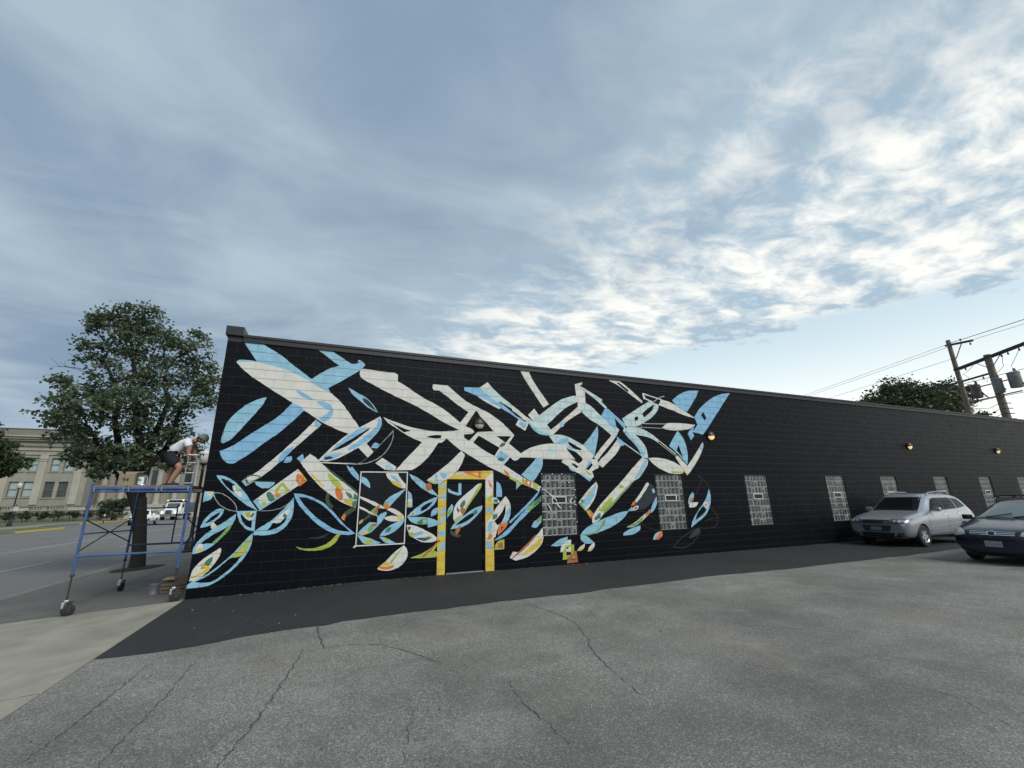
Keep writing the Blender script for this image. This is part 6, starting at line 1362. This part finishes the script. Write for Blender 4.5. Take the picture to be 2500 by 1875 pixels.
# ---- dark navy estate car nearer the camera, cut by the right edge
v0 = thing('parked_car', 'dark navy car with hazy headlights and roof rack at the right edge', 'car', (17.0, -5.0, 0), R(0), 'cars parked in the lot')
S_v = [stn(0.0, .60, .28, .48, .63, .56, .69, .42), stn(.06, .72, .22, .48, .70, .69, .76, .50), stn(.24, .81, .19, .50, .77, .77, .83, .57), stn(.55, .845, .18, .53, .84, .79, .90, .60), stn(.92, .85, .18, .54, .91, .80, .975, .63), stn(1.06, .85, .18, .54, .93, .80, 1.01, .64), stn(1.18, .85, .18, .54, .94, .80, 1.09, .64), stn(1.88, .85, .18, .55, .95, .80, 1.41, .58), stn(2.02, .85, .18, .55, .95, .80, 1.445, .585), stn(2.8, .85, .18, .55, .96, .80, 1.475, .585), stn(3.7, .85, .20, .55, .97, .795, 1.455, .575), stn(4.05, .84, .22, .56, .97, .78, 1.40, .55), stn(4.18, .83, .25, .56, .96, .77, 1.30, .55), stn(4.36, .79, .30, .56, .93, .73, .99, .55), stn(4.42, .72, .36, .56, .86, .66, .91, .46)]
me = car_body(S_v, (.90, 3.45), .345, .77); me.materials.clear(); me.materials.append(paint_mat('navy_paint', (0.005, 0.008, 0.026), .0, .2)); link('body', me, v0); D_ = decal_fn(me, v0)
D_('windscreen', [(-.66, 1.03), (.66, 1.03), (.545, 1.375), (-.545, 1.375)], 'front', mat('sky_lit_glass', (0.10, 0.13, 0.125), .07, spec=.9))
for ax in ('near', 'far'):
    D_('side_window', [(1.40, .99), (2.2, .99), (2.2, 1.345), (1.98, 1.34), (1.85, 1.28)], ax, M_cglass); D_('side_window', [(2.28, .99), (3.15, 1.0), (3.12, 1.36), (2.28, 1.355)], ax, M_cglass); D_('side_window', [(3.22, 1.0), (4.0, 1.02), (3.88, 1.30), (3.2, 1.355)], ax, M_cglass)
    for xa in (1.22, 2.24, 3.17): D_('door_gap', [(xa, .34), (xa+.008, .34), (xa+.008, .96), (xa, .96)], ax, M_trim, .002)
    for xa in (2.06, 2.95): D_('door_handle', [(xa, .85), (xa+.16, .85), (xa+.16, .88), (xa, .88)], ax, MATS['navy_paint'], .02)
hv = [(.47, .665), (.66, .625), (.79, .665), (.815, .75), (.76, .81), (.62, .80), (.50, .74)]
for q in (hv, mir(hv)): D_('headlight', q, 'front', M_hazy, .014)
D_('grille', [(-.40, .655), (.40, .655), (.44, .765), (-.44, .765)], 'front', M_trim, .006)
for z_ in (.668, .703, .738): D_('grille_bar', [(-.39, z_), (.39, z_), (.40, z_+.012), (-.40, z_+.012)], 'front', M_chrome, .014)
for (ra, rb, o_) in ((.085, .055, 0), (.034, .050, 0), (.062, .022, .016)):
    D_('emblem', [(ra*math.cos(t), .708+o_+rb*math.sin(t)) for t in np.linspace(0, 2*math.pi, 19)[:-1]], 'front', M_chrome, .02+ra*.02); D_('emblem_ground', [(ra*.78*math.cos(t), .708+o_+rb*.78*math.sin(t)) for t in np.linspace(0, 2*math.pi, 19)[:-1]], 'front', M_trim, .021+ra*.02)
D_('number_plate', [(-.155, .40), (.155, .40), (.155, .535), (-.155, .535)], 'front', mat('plate_pale', (0.24, 0.25, 0.275), .45, var=.3, vscale=22), .02)
D_('bumper_intake', [(-.50, .235), (.50, .235), (.55, .35), (-.55, .35)], 'front', M_trim, .004); D_('bumper_rub_strip', [(-.76, .575), (.76, .575), (.76, .60), (-.76, .60)], 'front', MATS['navy_paint'], .012)
D_('wiper_cowl', [(.99, -.60), (1.09, -.60), (1.09, .60), (.99, .60)], 'top', M_trim, .003)
for a_, c_ in (((1.07, -.08, 1.035), (1.20, -.56, 1.125)), ((1.07, .42, 1.035), (1.20, -.03, 1.125))):
    b = MB(); b.tube([a_, c_], .012, 6); b.build('wiper', M_trim, v0)
for s_ in (-1, 1):
    b = MB(); b.bevbox(1.42, s_*.95-.10, .955, 1.53, s_*.95+.10, 1.08, .035); b.tube([(1.49, s_*.80, .97), (1.48, s_*.88, 1.0)], .025, 6); b.build('door_mirror', MATS['navy_paint'], v0, True)
    b = MB(); b.tube([(2.1, s_*.55, 1.44), (2.2, s_*.55, 1.51), (3.6, s_*.55, 1.52), (3.75, s_*.54, 1.44)], .014, 6); b.build('roof_rail', M_trim, v0, True)
for xa in (2.3, 3.2):
    b = MB(); b.tube([(xa, -.62, 1.555), (xa, .62, 1.555)], .017, 6); b.build('roof_crossbar', M_trim, v0, True)
    for s_ in (-1, 1):
        b = MB(); b.bevbox(xa-.05, s_*.55-.05, 1.50, xa+.05, s_*.55+.05, 1.555, .01); b.build('rack_foot', M_trim, v0, True)
for ax in (.90, 3.45):
    for s_ in (-1, 1): wheel(v0, ax, s_*.735, .308, .195, s_, 7)
b = MB(); b.box(.35, -.6, .16, 4.1, .6, .26); b.build('underbody', M_trim, v0)
# ---- white utility vehicle driving up the street
w0 = thing('white_suv', 'white boxy off-road utility vehicle on the street, partly behind the tree trunk', 'car', (-18.3, 54.3, ROAD), R(89), 'vehicles on the street')
S_w = [stn(0.0, .66, .45, .62, .86, .64, .92, .52), stn(.06, .80, .40, .62, .92, .76, .98, .6), stn(.3, .90, .38, .64, .98, .86, 1.04, .66), stn(1.1, .93, .36, .66, 1.05, .88, 1.11, .70), stn(1.25, .93, .36, .66, 1.07, .88, 1.18, .70), stn(1.75, .93, .36, .66, 1.09, .88, 1.72, .66), stn(1.9, .93, .36, .66, 1.09, .88, 1.78, .68), stn(3.4, .93, .36, .66, 1.09, .88, 1.80, .68), stn(4.2, .92, .38, .66, 1.09, .87, 1.77, .66), stn(4.35, .90, .40, .66, 1.06, .85, 1.5, .66), stn(4.42, .84, .44, .66, 1.0, .8, 1.1, .6)]
me = car_body(S_w, (.85, 3.45), .42, .84); me.materials.clear(); me.materials.append(mat('white_car_paint', (0.74, 0.75, 0.73), .3, coat=.5)); link('body', me, w0); D_ = decal_fn(me, w0)
D_('windscreen', [(-.68, 1.18), (.68, 1.18), (.60, 1.66), (-.60, 1.66)], 'front', M_cglass)
for ax in ('near', 'far'):
    D_('side_window', [(1.62, 1.13), (2.40, 1.13), (2.40, 1.66), (1.86, 1.65)], ax, M_cglass); D_('side_window', [(2.50, 1.13), (3.30, 1.13), (3.30, 1.66), (2.50, 1.66)], ax, M_cglass); D_('side_window', [(3.40, 1.13), (4.2, 1.13), (4.16, 1.64), (3.40, 1.66)], ax, M_cglass)
    D_('door_gap', [(2.44, .5), (2.46, .5), (2.46, 1.1), (2.44, 1.1)], ax, M_trim, .003)
hw = [(.50, .74), (.76, .76), (.76, .92), (.50, .92)]
for q in (hw, mir(hw)): D_('headlight', q, 'front', M_head, .012)
D_('grille', [(-.46, .74), (.46, .74), (.46, .92), (-.46, .92)], 'front', M_trim, .008); D_('front_bumper', [(-.8, .46), (.8, .46), (.8, .64), (-.8, .64)], 'front', mat('navy_bumper', (0.03, 0.035, 0.06), .5), .03)
for s_ in (-1, 1):
    b = MB(); b.bevbox(1.62, s_*1.06-.13, 1.12, 1.76, s_*1.06+.13, 1.32, .03); b.tube([(1.7, s_*.86, 1.18), (1.7, s_*.95, 1.2)], .03, 6); b.build('door_mirror', MATS['white_car_paint'], w0, True)
    b = MB(); b.tube([(2.0, s_*.62, 1.78), (2.1, s_*.62, 1.86), (4.0, s_*.62, 1.86), (4.1, s_*.62, 1.78)], .025, 6); b.build('roof_rail', M_trim, w0, True)
for ax in (.85, 3.45):
    for s_ in (-1, 1): wheel(w0, ax, s_*.80, .38, .24, s_, 6)
# ---- white dump truck with its headlights on
t0 = thing('dump_truck', 'white dump truck with lit headlights coming down the street', 'truck', (-21.3, 76.0, ROAD), R(84), 'vehicles on the street')
MW = MATS['white_car_paint']; M_tip = mat('grey_tipper_body', (0.09, 0.09, 0.10), .6, .2, var=.2, vscale=2); M_lampon = mat('lit_headlight', (1, .9, .7), .3, emit=2.5, ecol=(1.0, .86, .58)); M_amon = mat('lit_amber_marker', (1, .5, .1), .3, emit=2.2, ecol=(1.0, .45, .08)); M_bump = mat('steel_bumper', (0.22, 0.215, 0.21), .45, .5)
def tb(nm, m, *bx_, bev=.03):
    b = MB()
    for q in bx_: b.bevbox(*q, bev)
    return b.build(nm, m, t0, True)
b = MB(); b.prism([(.15, .95), (.15, 1.55), (.35, 1.72), (1.55, 1.95), (1.55, .95)], -.72, .72, 'y'); b.build('bonnet', MW, t0)
for s_ in (-1, 1):
    b = MB(); b.prism([(.25, .95), (.25, 1.30), (.5, 1.46), (1.1, 1.46), (1.5, 1.2), (1.6, .95)], s_*.725, s_*1.12, 'y'); b.build('mudguard', MW, t0)
    hl_ = MB().lathe([(0, -.03), (.10, -.025), (.115, 0)], (.232, s_*.93, 1.18), 16, 'x').build('headlight', M_lampon, t0, True)
    tb('door_mirror', M_trim, (1.55, s_*1.35-.10, 1.9, 1.65, s_*1.35+.10, 2.35)); tb('air_horn', M_chrome, (1.6, s_*.35-.06, 2.765, 1.9, s_*.35+.06, 2.85))
    wheel(t0, .85, s_*.98, .50, .30, s_, 6); 
    for ax in (4.3, 5.5): wheel(t0, ax, s_*.92, .50, .45, s_, 6)
b = MB(); b.prism([(1.551, 1.0), (1.551, 2.0), (1.75, 2.70), (2.9, 2.76), (2.95, 1.0)], -1.05, 1.05, 'y'); b.build('cab', MW, t0)
b = MB(); b.prism([(1.545, 2.02), (1.735, 2.62), (1.725, 2.62), (1.535, 2.02)], -.90, .90, 'y'); b.build('windscreen', mat('truck_glass', (0.06, 0.08, 0.08), .08, spec=.8), t0)
for s_ in (-1, 1):
    b = MB(); b.box(1.95, min(s_*1.052, s_*1.06), 2.0, 2.75, max(s_*1.052, s_*1.06), 2.6); b.build('door_window', M_cglass, t0)
tb('grille', M_trim, (.10, -.42, .98, .149, .42, 1.52), bev=.005)
for k in range(4): tb('grille_bar', M_chrome, (.07, -.40, 1.05+.12*k, .10, .40, 1.085+.12*k), bev=.004)
tb('grille_frame', M_chrome, (.08, -.47, .98, .148, -.425, 1.56), (.08, .425, .98, .148, .47, 1.56), (.08, -.425, 1.525, .148, .425, 1.57), bev=.005)
tb('bumper', M_bump, (-.02, -1.12, .52, .14, 1.12, .90)); tb('chassis', M_trim, (.2, -.45, .55, 6.8, .45, .9)); tb('tipper_body', M_tip, (3.1, -1.2, 1.1, 6.9, 1.2, 2.75)); tb('cab_protector', MW, (1.95, -1.2, 3.12, 3.25, 1.2, 3.19), bev=.01); tb('headboard', M_tip, (3.0, -1.2, 2.75, 3.08, 1.2, 3.1), bev=.01); tb('step_tank', M_tip, (1.9, -1.12, .6, 2.9, 1.12, .95))
for s_ in (-1, 1): tb('marker_light', M_amon if s_ > 0 else M_lampon, (1.92, s_*1.08-.09, 2.98, 1.98, s_*1.08+.09, 3.10), bev=.01)
# ---- parked motorcycle by the far kerb
mc = thing('motorcycle', 'dark red motorcycle parked by the far kerb in front of the shrubs', 'motorcycle', (-26.8, 69.5, ROAD), R(-70))
for xx in (-.7, .7):
    b = MB(); b.lathe([(.20, -.06), (.32, -.05), (.32, .05), (.20, .06)], (xx, 0, .32), 20, 'y'); b.lathe([(0, -.03), (.2, -.03)], (xx, 0, .32), 16, 'y'); b.build('wheel', M_tyre, mc, True)
b = MB(); b.bevbox(-.35, -.16, .62, .35, .16, .88, .08); b.build('tank', mat('maroon_paint', (0.10, 0.012, 0.015), .25, coat=.6), mc, True); b = MB(); b.bevbox(-.25, -.2, .28, .3, .2, .6, .05); b.build('engine', M_bump, mc, True)
b = MB(); b.bevbox(-.95, -.15, .72, -.35, .15, .85, .05); b.bevbox(-1.05, -.26, .5, -.55, .26, .75, .05); b.build('seat', M_trim, mc, True); b = MB(); b.tube([(.68, 0, .32), (.45, 0, 1.0)], .035, 6); b.tube([(.40, -.38, 1.08), (.46, 0, 1.0), (.40, .38, 1.08)], .018, 6); b.build('fork', M_trim, mc, True)
b = MB(); b.add([(.60, -.12, 1.0), (.60, .12, 1.0), (.50, .09, 1.2), (.50, -.09, 1.2), (.61, -.12, 1.0), (.61, .12, 1.0), (.51, .09, 1.2), (.51, -.09, 1.2)], [(0,1,2,3),(7,6,5,4),(0,4,5,1),(1,5,6,2),(2,6,7,3),(3,7,4,0)]); b.build('windshield', mat('pale_screen', (0.10, 0.10, 0.10), .2), mc); b = MB(); b.lathe([(0, .06), (.07, .04), (.08, 0), (0, -.02)], (.70, 0, .92), 12, 'x'); b.build('headlamp', M_head, mc, True)
# ================================================================== UTILITY POLES AND WIRES
M_wood = mat('weathered_pole_wood', (0.20, 0.16, 0.12), .9, var=.3, vscale=3, bump=.5, bscale=14); M_arm = mat('dark_crossarm_wood', (0.06, 0.055, 0.055), .85, var=.3, vscale=4)
M_tank = mat('grey_transformer', (0.20, 0.205, 0.20), .55, .2, var=.35, vscale=2.2); M_tank2 = mat('rusty_transformer', (0.15, 0.12, 0.11), .7, .2, var=.45, vscale=2.5); M_wire = mat('dark_wire', (0.05, 0.05, 0.055), .6); M_por = mat('porcelain', (0.12, 0.10, 0.10), .3)
QA, QB = Vector((44.5, 5.0, -.2)), Vector((44.1, 3.1, -.2)); HA, HB = 12.95, 11.25
dirw = (QB-QA).normalized()
pa = thing('utility_pole', 'tall wooden utility pole with a short top arm behind the building', 'utility pole', QA); pb = thing('utility_pole', 'thicker utility pole carrying two grey transformers and a long crossarm', 'utility pole', QB)
b = MB(); b.tube([(0, 0, 0), (0, 0, 6), (0, 0, HA)], [.19, .165, .13], 12); b.build('pole', M_wood, pa, True)
b = MB(); b.tube([(0, 0, 0), (0, 0, 6), (0, 0, HB-.12)], [.25, .22, .19], 12); b.build('pole', M_wood, pb, True)
def arm(root, c, a, e, w=.11, nm='crossarm', m=M_arm):
    d = Vector(e)-Vector(a); L_ = d.length; b = MB(); b.bevbox(-L_/2, -w/2, -w*.6, L_/2, w/2, w*.6, .01); mid = (Vector(a)+Vector(e))/2
    b.xf(Matrix.Translation(mid) @ d.to_track_quat('X', 'Z').to_matrix().to_4x4()); return b.build(nm, m, root)
u_ = dirw
def ins(root, p, h=.22, up=1):
    b = MB(); b.lathe([(.02, 0), (.025, .05*up), (.06, .08*up), (.035, .11*up), (.065, .14*up), (.035, .17*up), (.05, .2*up), (0, h*up)], p, 10); return b.build('insulator', M_por, root, True)
# arms on pole A
arm(pa, 0, -u_*.25+Vector((0, 0, HA-.35)), u_*1.45+Vector((0, 0, HA-.55)), .12); ins(pa, u_*.75+Vector((0, 0, HA-.36))); ins(pa, u_*1.25+Vector((0, 0, HA-.62)), .2, -1)
b = MB(); b.tube([u_*.75+Vector((0, 0, HA-.52)), u_*.18+Vector((0, 0, HA-1.5))], .03, 6); b.build('arm_brace', M_arm, pa)
arm(pa, 0, -u_*2.7+Vector((0, -.16, HA-3.42)), u_*1.9+Vector((0, -.16, HA-3.1)), .10)
for k in (-1.6, -1.0, -.6, 1.2, 1.6):
    ins(pa, u_*k+Vector((0, -.16, HA-3.3+k*.07)), .2, -1 if k not in (-1.6,) else 1)
    b = MB(); b.tube([u_*k+Vector((0, -.16, HA-3.45)), u_*(k+.12)+Vector((0, -.18, HA-3.7)), u_*(k+.2)+Vector((0, -.18, HA-3.45))], .012, 5); b.build('jumper', M_wire, pa, True)
# long double arm between the poles and beyond
for dy in (-.16, .16):
    arm(pb, 0, -u_*2.05+Vector((dy, 0, HB-.62)), u_*2.15+Vector((dy, 0, HB-.02)), .115)
for k in (-1.4, .75, 1.1, 1.7, 2.0): ins(pb, u_*k+Vector((0, 0, HB-.42+k*.13)), .22, -1)
for s_ in (-1, 1):
    b = MB(); b.tube([u_*.75*s_+Vector((0, 0, HB-.38+.1*s_)), Vector((0, 0, HB-1.15))], .025, 6); b.build('arm_brace', M_arm, pb)
def tank(root, c, m, h=.92, r=.27):
    b = MB(); b.lathe([(0, 0), (r*.95, 0), (r, .03), (r, h-.05), (r*1.06, h-.04), (r*1.06, h+.01), (r*.6, h+.07), (0, h+.09)], c, 20); t = b.build('transformer', m, root, True)
    for a_ in (-.35, .35): 
        p = Vector(c)+Vector((a_*r, -.1, h+.05)); b = MB(); b.lathe([(.045, 0), (.03, .06), (.05, .09), (.03, .13), (.045, .17), (.015, .26), (0, .27)], p, 9); b.build('bushing', M_por, t, True)
    b = MB(); b.box(c[0]-.06, c[1]-r-.05, c[2]+.15, c[0]+.06, c[1]-r+.02, c[2]+.25); b.build('nameplate', M_tank2, t); return t
tank(pa, u_*.72+Vector((-.05, -.05, HA-4.65)), M_tank2)
tank(pb, u_*.22+Vector((-.40, 0, HB-2.95)), M_tank, .95, .26); tank(pb, u_*1.05+Vector((-.1, 0, HB-2.75)), M_tank, 1.0, .31)
b = MB()
for z_ in (HB-2.2, HB-3.1): b.box(-.1-.04, -.04, z_, .0, .04, z_+.08); b.tube([-u_*1.2+Vector((0, 0, z_)), u_*1.2+Vector((0, 0, z_+.1))], .04, 6)
b.tube([-u_*1.1+Vector((0, 0, HB-2.2)), -u_*.6+Vector((0, 0, HB-3.1))], .03, 6); b.build('tank_bracket', M_arm, pb)
b = MB()
for k in range(7):
    z_ = HB-3.6-.35*k; b.tube([(-.22, -.05, z_), (-.30, -.25, z_-.05), (-.24, -.5, z_-.1)], .03, 6)
    b.tube([(-.2, .1, z_), (-.4, .5, z_-.25), (-.3, 1.2, z_-.15), (.1, 1.8, z_+.05)], .018, 5)
b.build('service_cables', M_wire, pb, True)
b = MB()
for (p0_, p1_, p2_) in ((u_*-.9+Vector((0, 0, HB-.6)), Vector((-.5, 1.3, HB-1.2)), u_*-.95+Vector((-.1, 0, HB-1.9))), (u_*.8+Vector((0, 0, HB-.4)), u_*.75+Vector((-.2, 0, HB-1.2)), u_*.3+Vector((-.40, 0, HB-1.65))), (u_*1.7+Vector((0, 0, HB-.3)), u_*1.35+Vector((-.1, 0, HB-.9)), u_*1.05+Vector((-.1, 0, HB-1.35)))):
    b.tube([p0_, p0_.lerp(p1_, .5)+Vector((0, .05, -.1)), p1_, p1_.lerp(p2_, .6), p2_], .014, 5)
b.build('drop_leads', M_wire, pb, True)
pc_ = thing('utility_pole', 'short distant utility pole at the right edge behind the wall', 'utility pole', (62, 3.4, -.3)); b = MB(); b.tube([(0, 0, 0), (0, 0, 10.3)], [.2, .15], 10); b.build('pole', M_wood, pc_, True); arm(pc_, 0, (-.2, .9, 10.15), (.2, -.9, 10.2), .12)
for k in (-.7, 0, .7): ins(pc_, (0, k, 10.2))
def wire(label, a, e, sag, r=.013, mids=14):
    a, e = Vector(a), Vector(e); b = MB(); pts = []
    for i in range(mids+1):
        t = i/mids; p = a.lerp(e, t)-a; p.z -= sag*4*t*(1-t); pts.append(p)
    b.tube(pts, r, 5); o = b.build('overhead_wire', M_wire, None, True, loc=a); return tag(o, label, 'wire', 'overhead wires on the utility poles')
A3 = lambda k, z: QA+u_*k+Vector((0, 0, z))
WD = Vector((0.28, 0.96, 0))
wire('topmost overhead wire running left from the pole top behind the roof', A3(-.2, HA-.30), A3(-.2, HA-.30)+WD*75+Vector((0, 0, -.6)), .5)
wire('second overhead wire running left, just under the topmost one', A3(.05, HA-.50), A3(.05, HA-.55)+WD*75+Vector((0, 0, -.6)), .5)
wire('third and lowest overhead wire running left from the pole', A3(-.1, HA-1.45), A3(-.1, HA-1.45)+WD*75+Vector((0, 0, -.4)), .5)
wire('upper overhead wire rising right from the pole top to the frame edge', A3(.1, HA-.25), A3(.1, HA-.1)-WD*20, .1, .022)
wire('lower overhead wire rising right from the short top arm', A3(1.25, HA-.5), A3(1.25, HA-.4)-WD*20, .1)
wire('horizontal service wire crossing low behind the transformer pole', A3(0, 8.6)+WD*30, A3(3, 8.4)-WD*14, .4, .02)
wire('long mid-height wire passing behind both transformers', A3(0, 9.8)+WD*30, A3(4, 10.0)-WD*14, .4, .02)
lf = tag(MB().add([(0, 0, 0), (.02, .013, .006), (.055, 0, .003), (.02, -.013, .006)], [(0, 1, 2, 3)]).build('fallen_leaf', mat('dry_leaf', (0.02, 0.014, 0.01), .8), None, loc=(6.44, -5.74, .008)), 'single dark dry leaf lying on the grey asphalt', 'leaf')
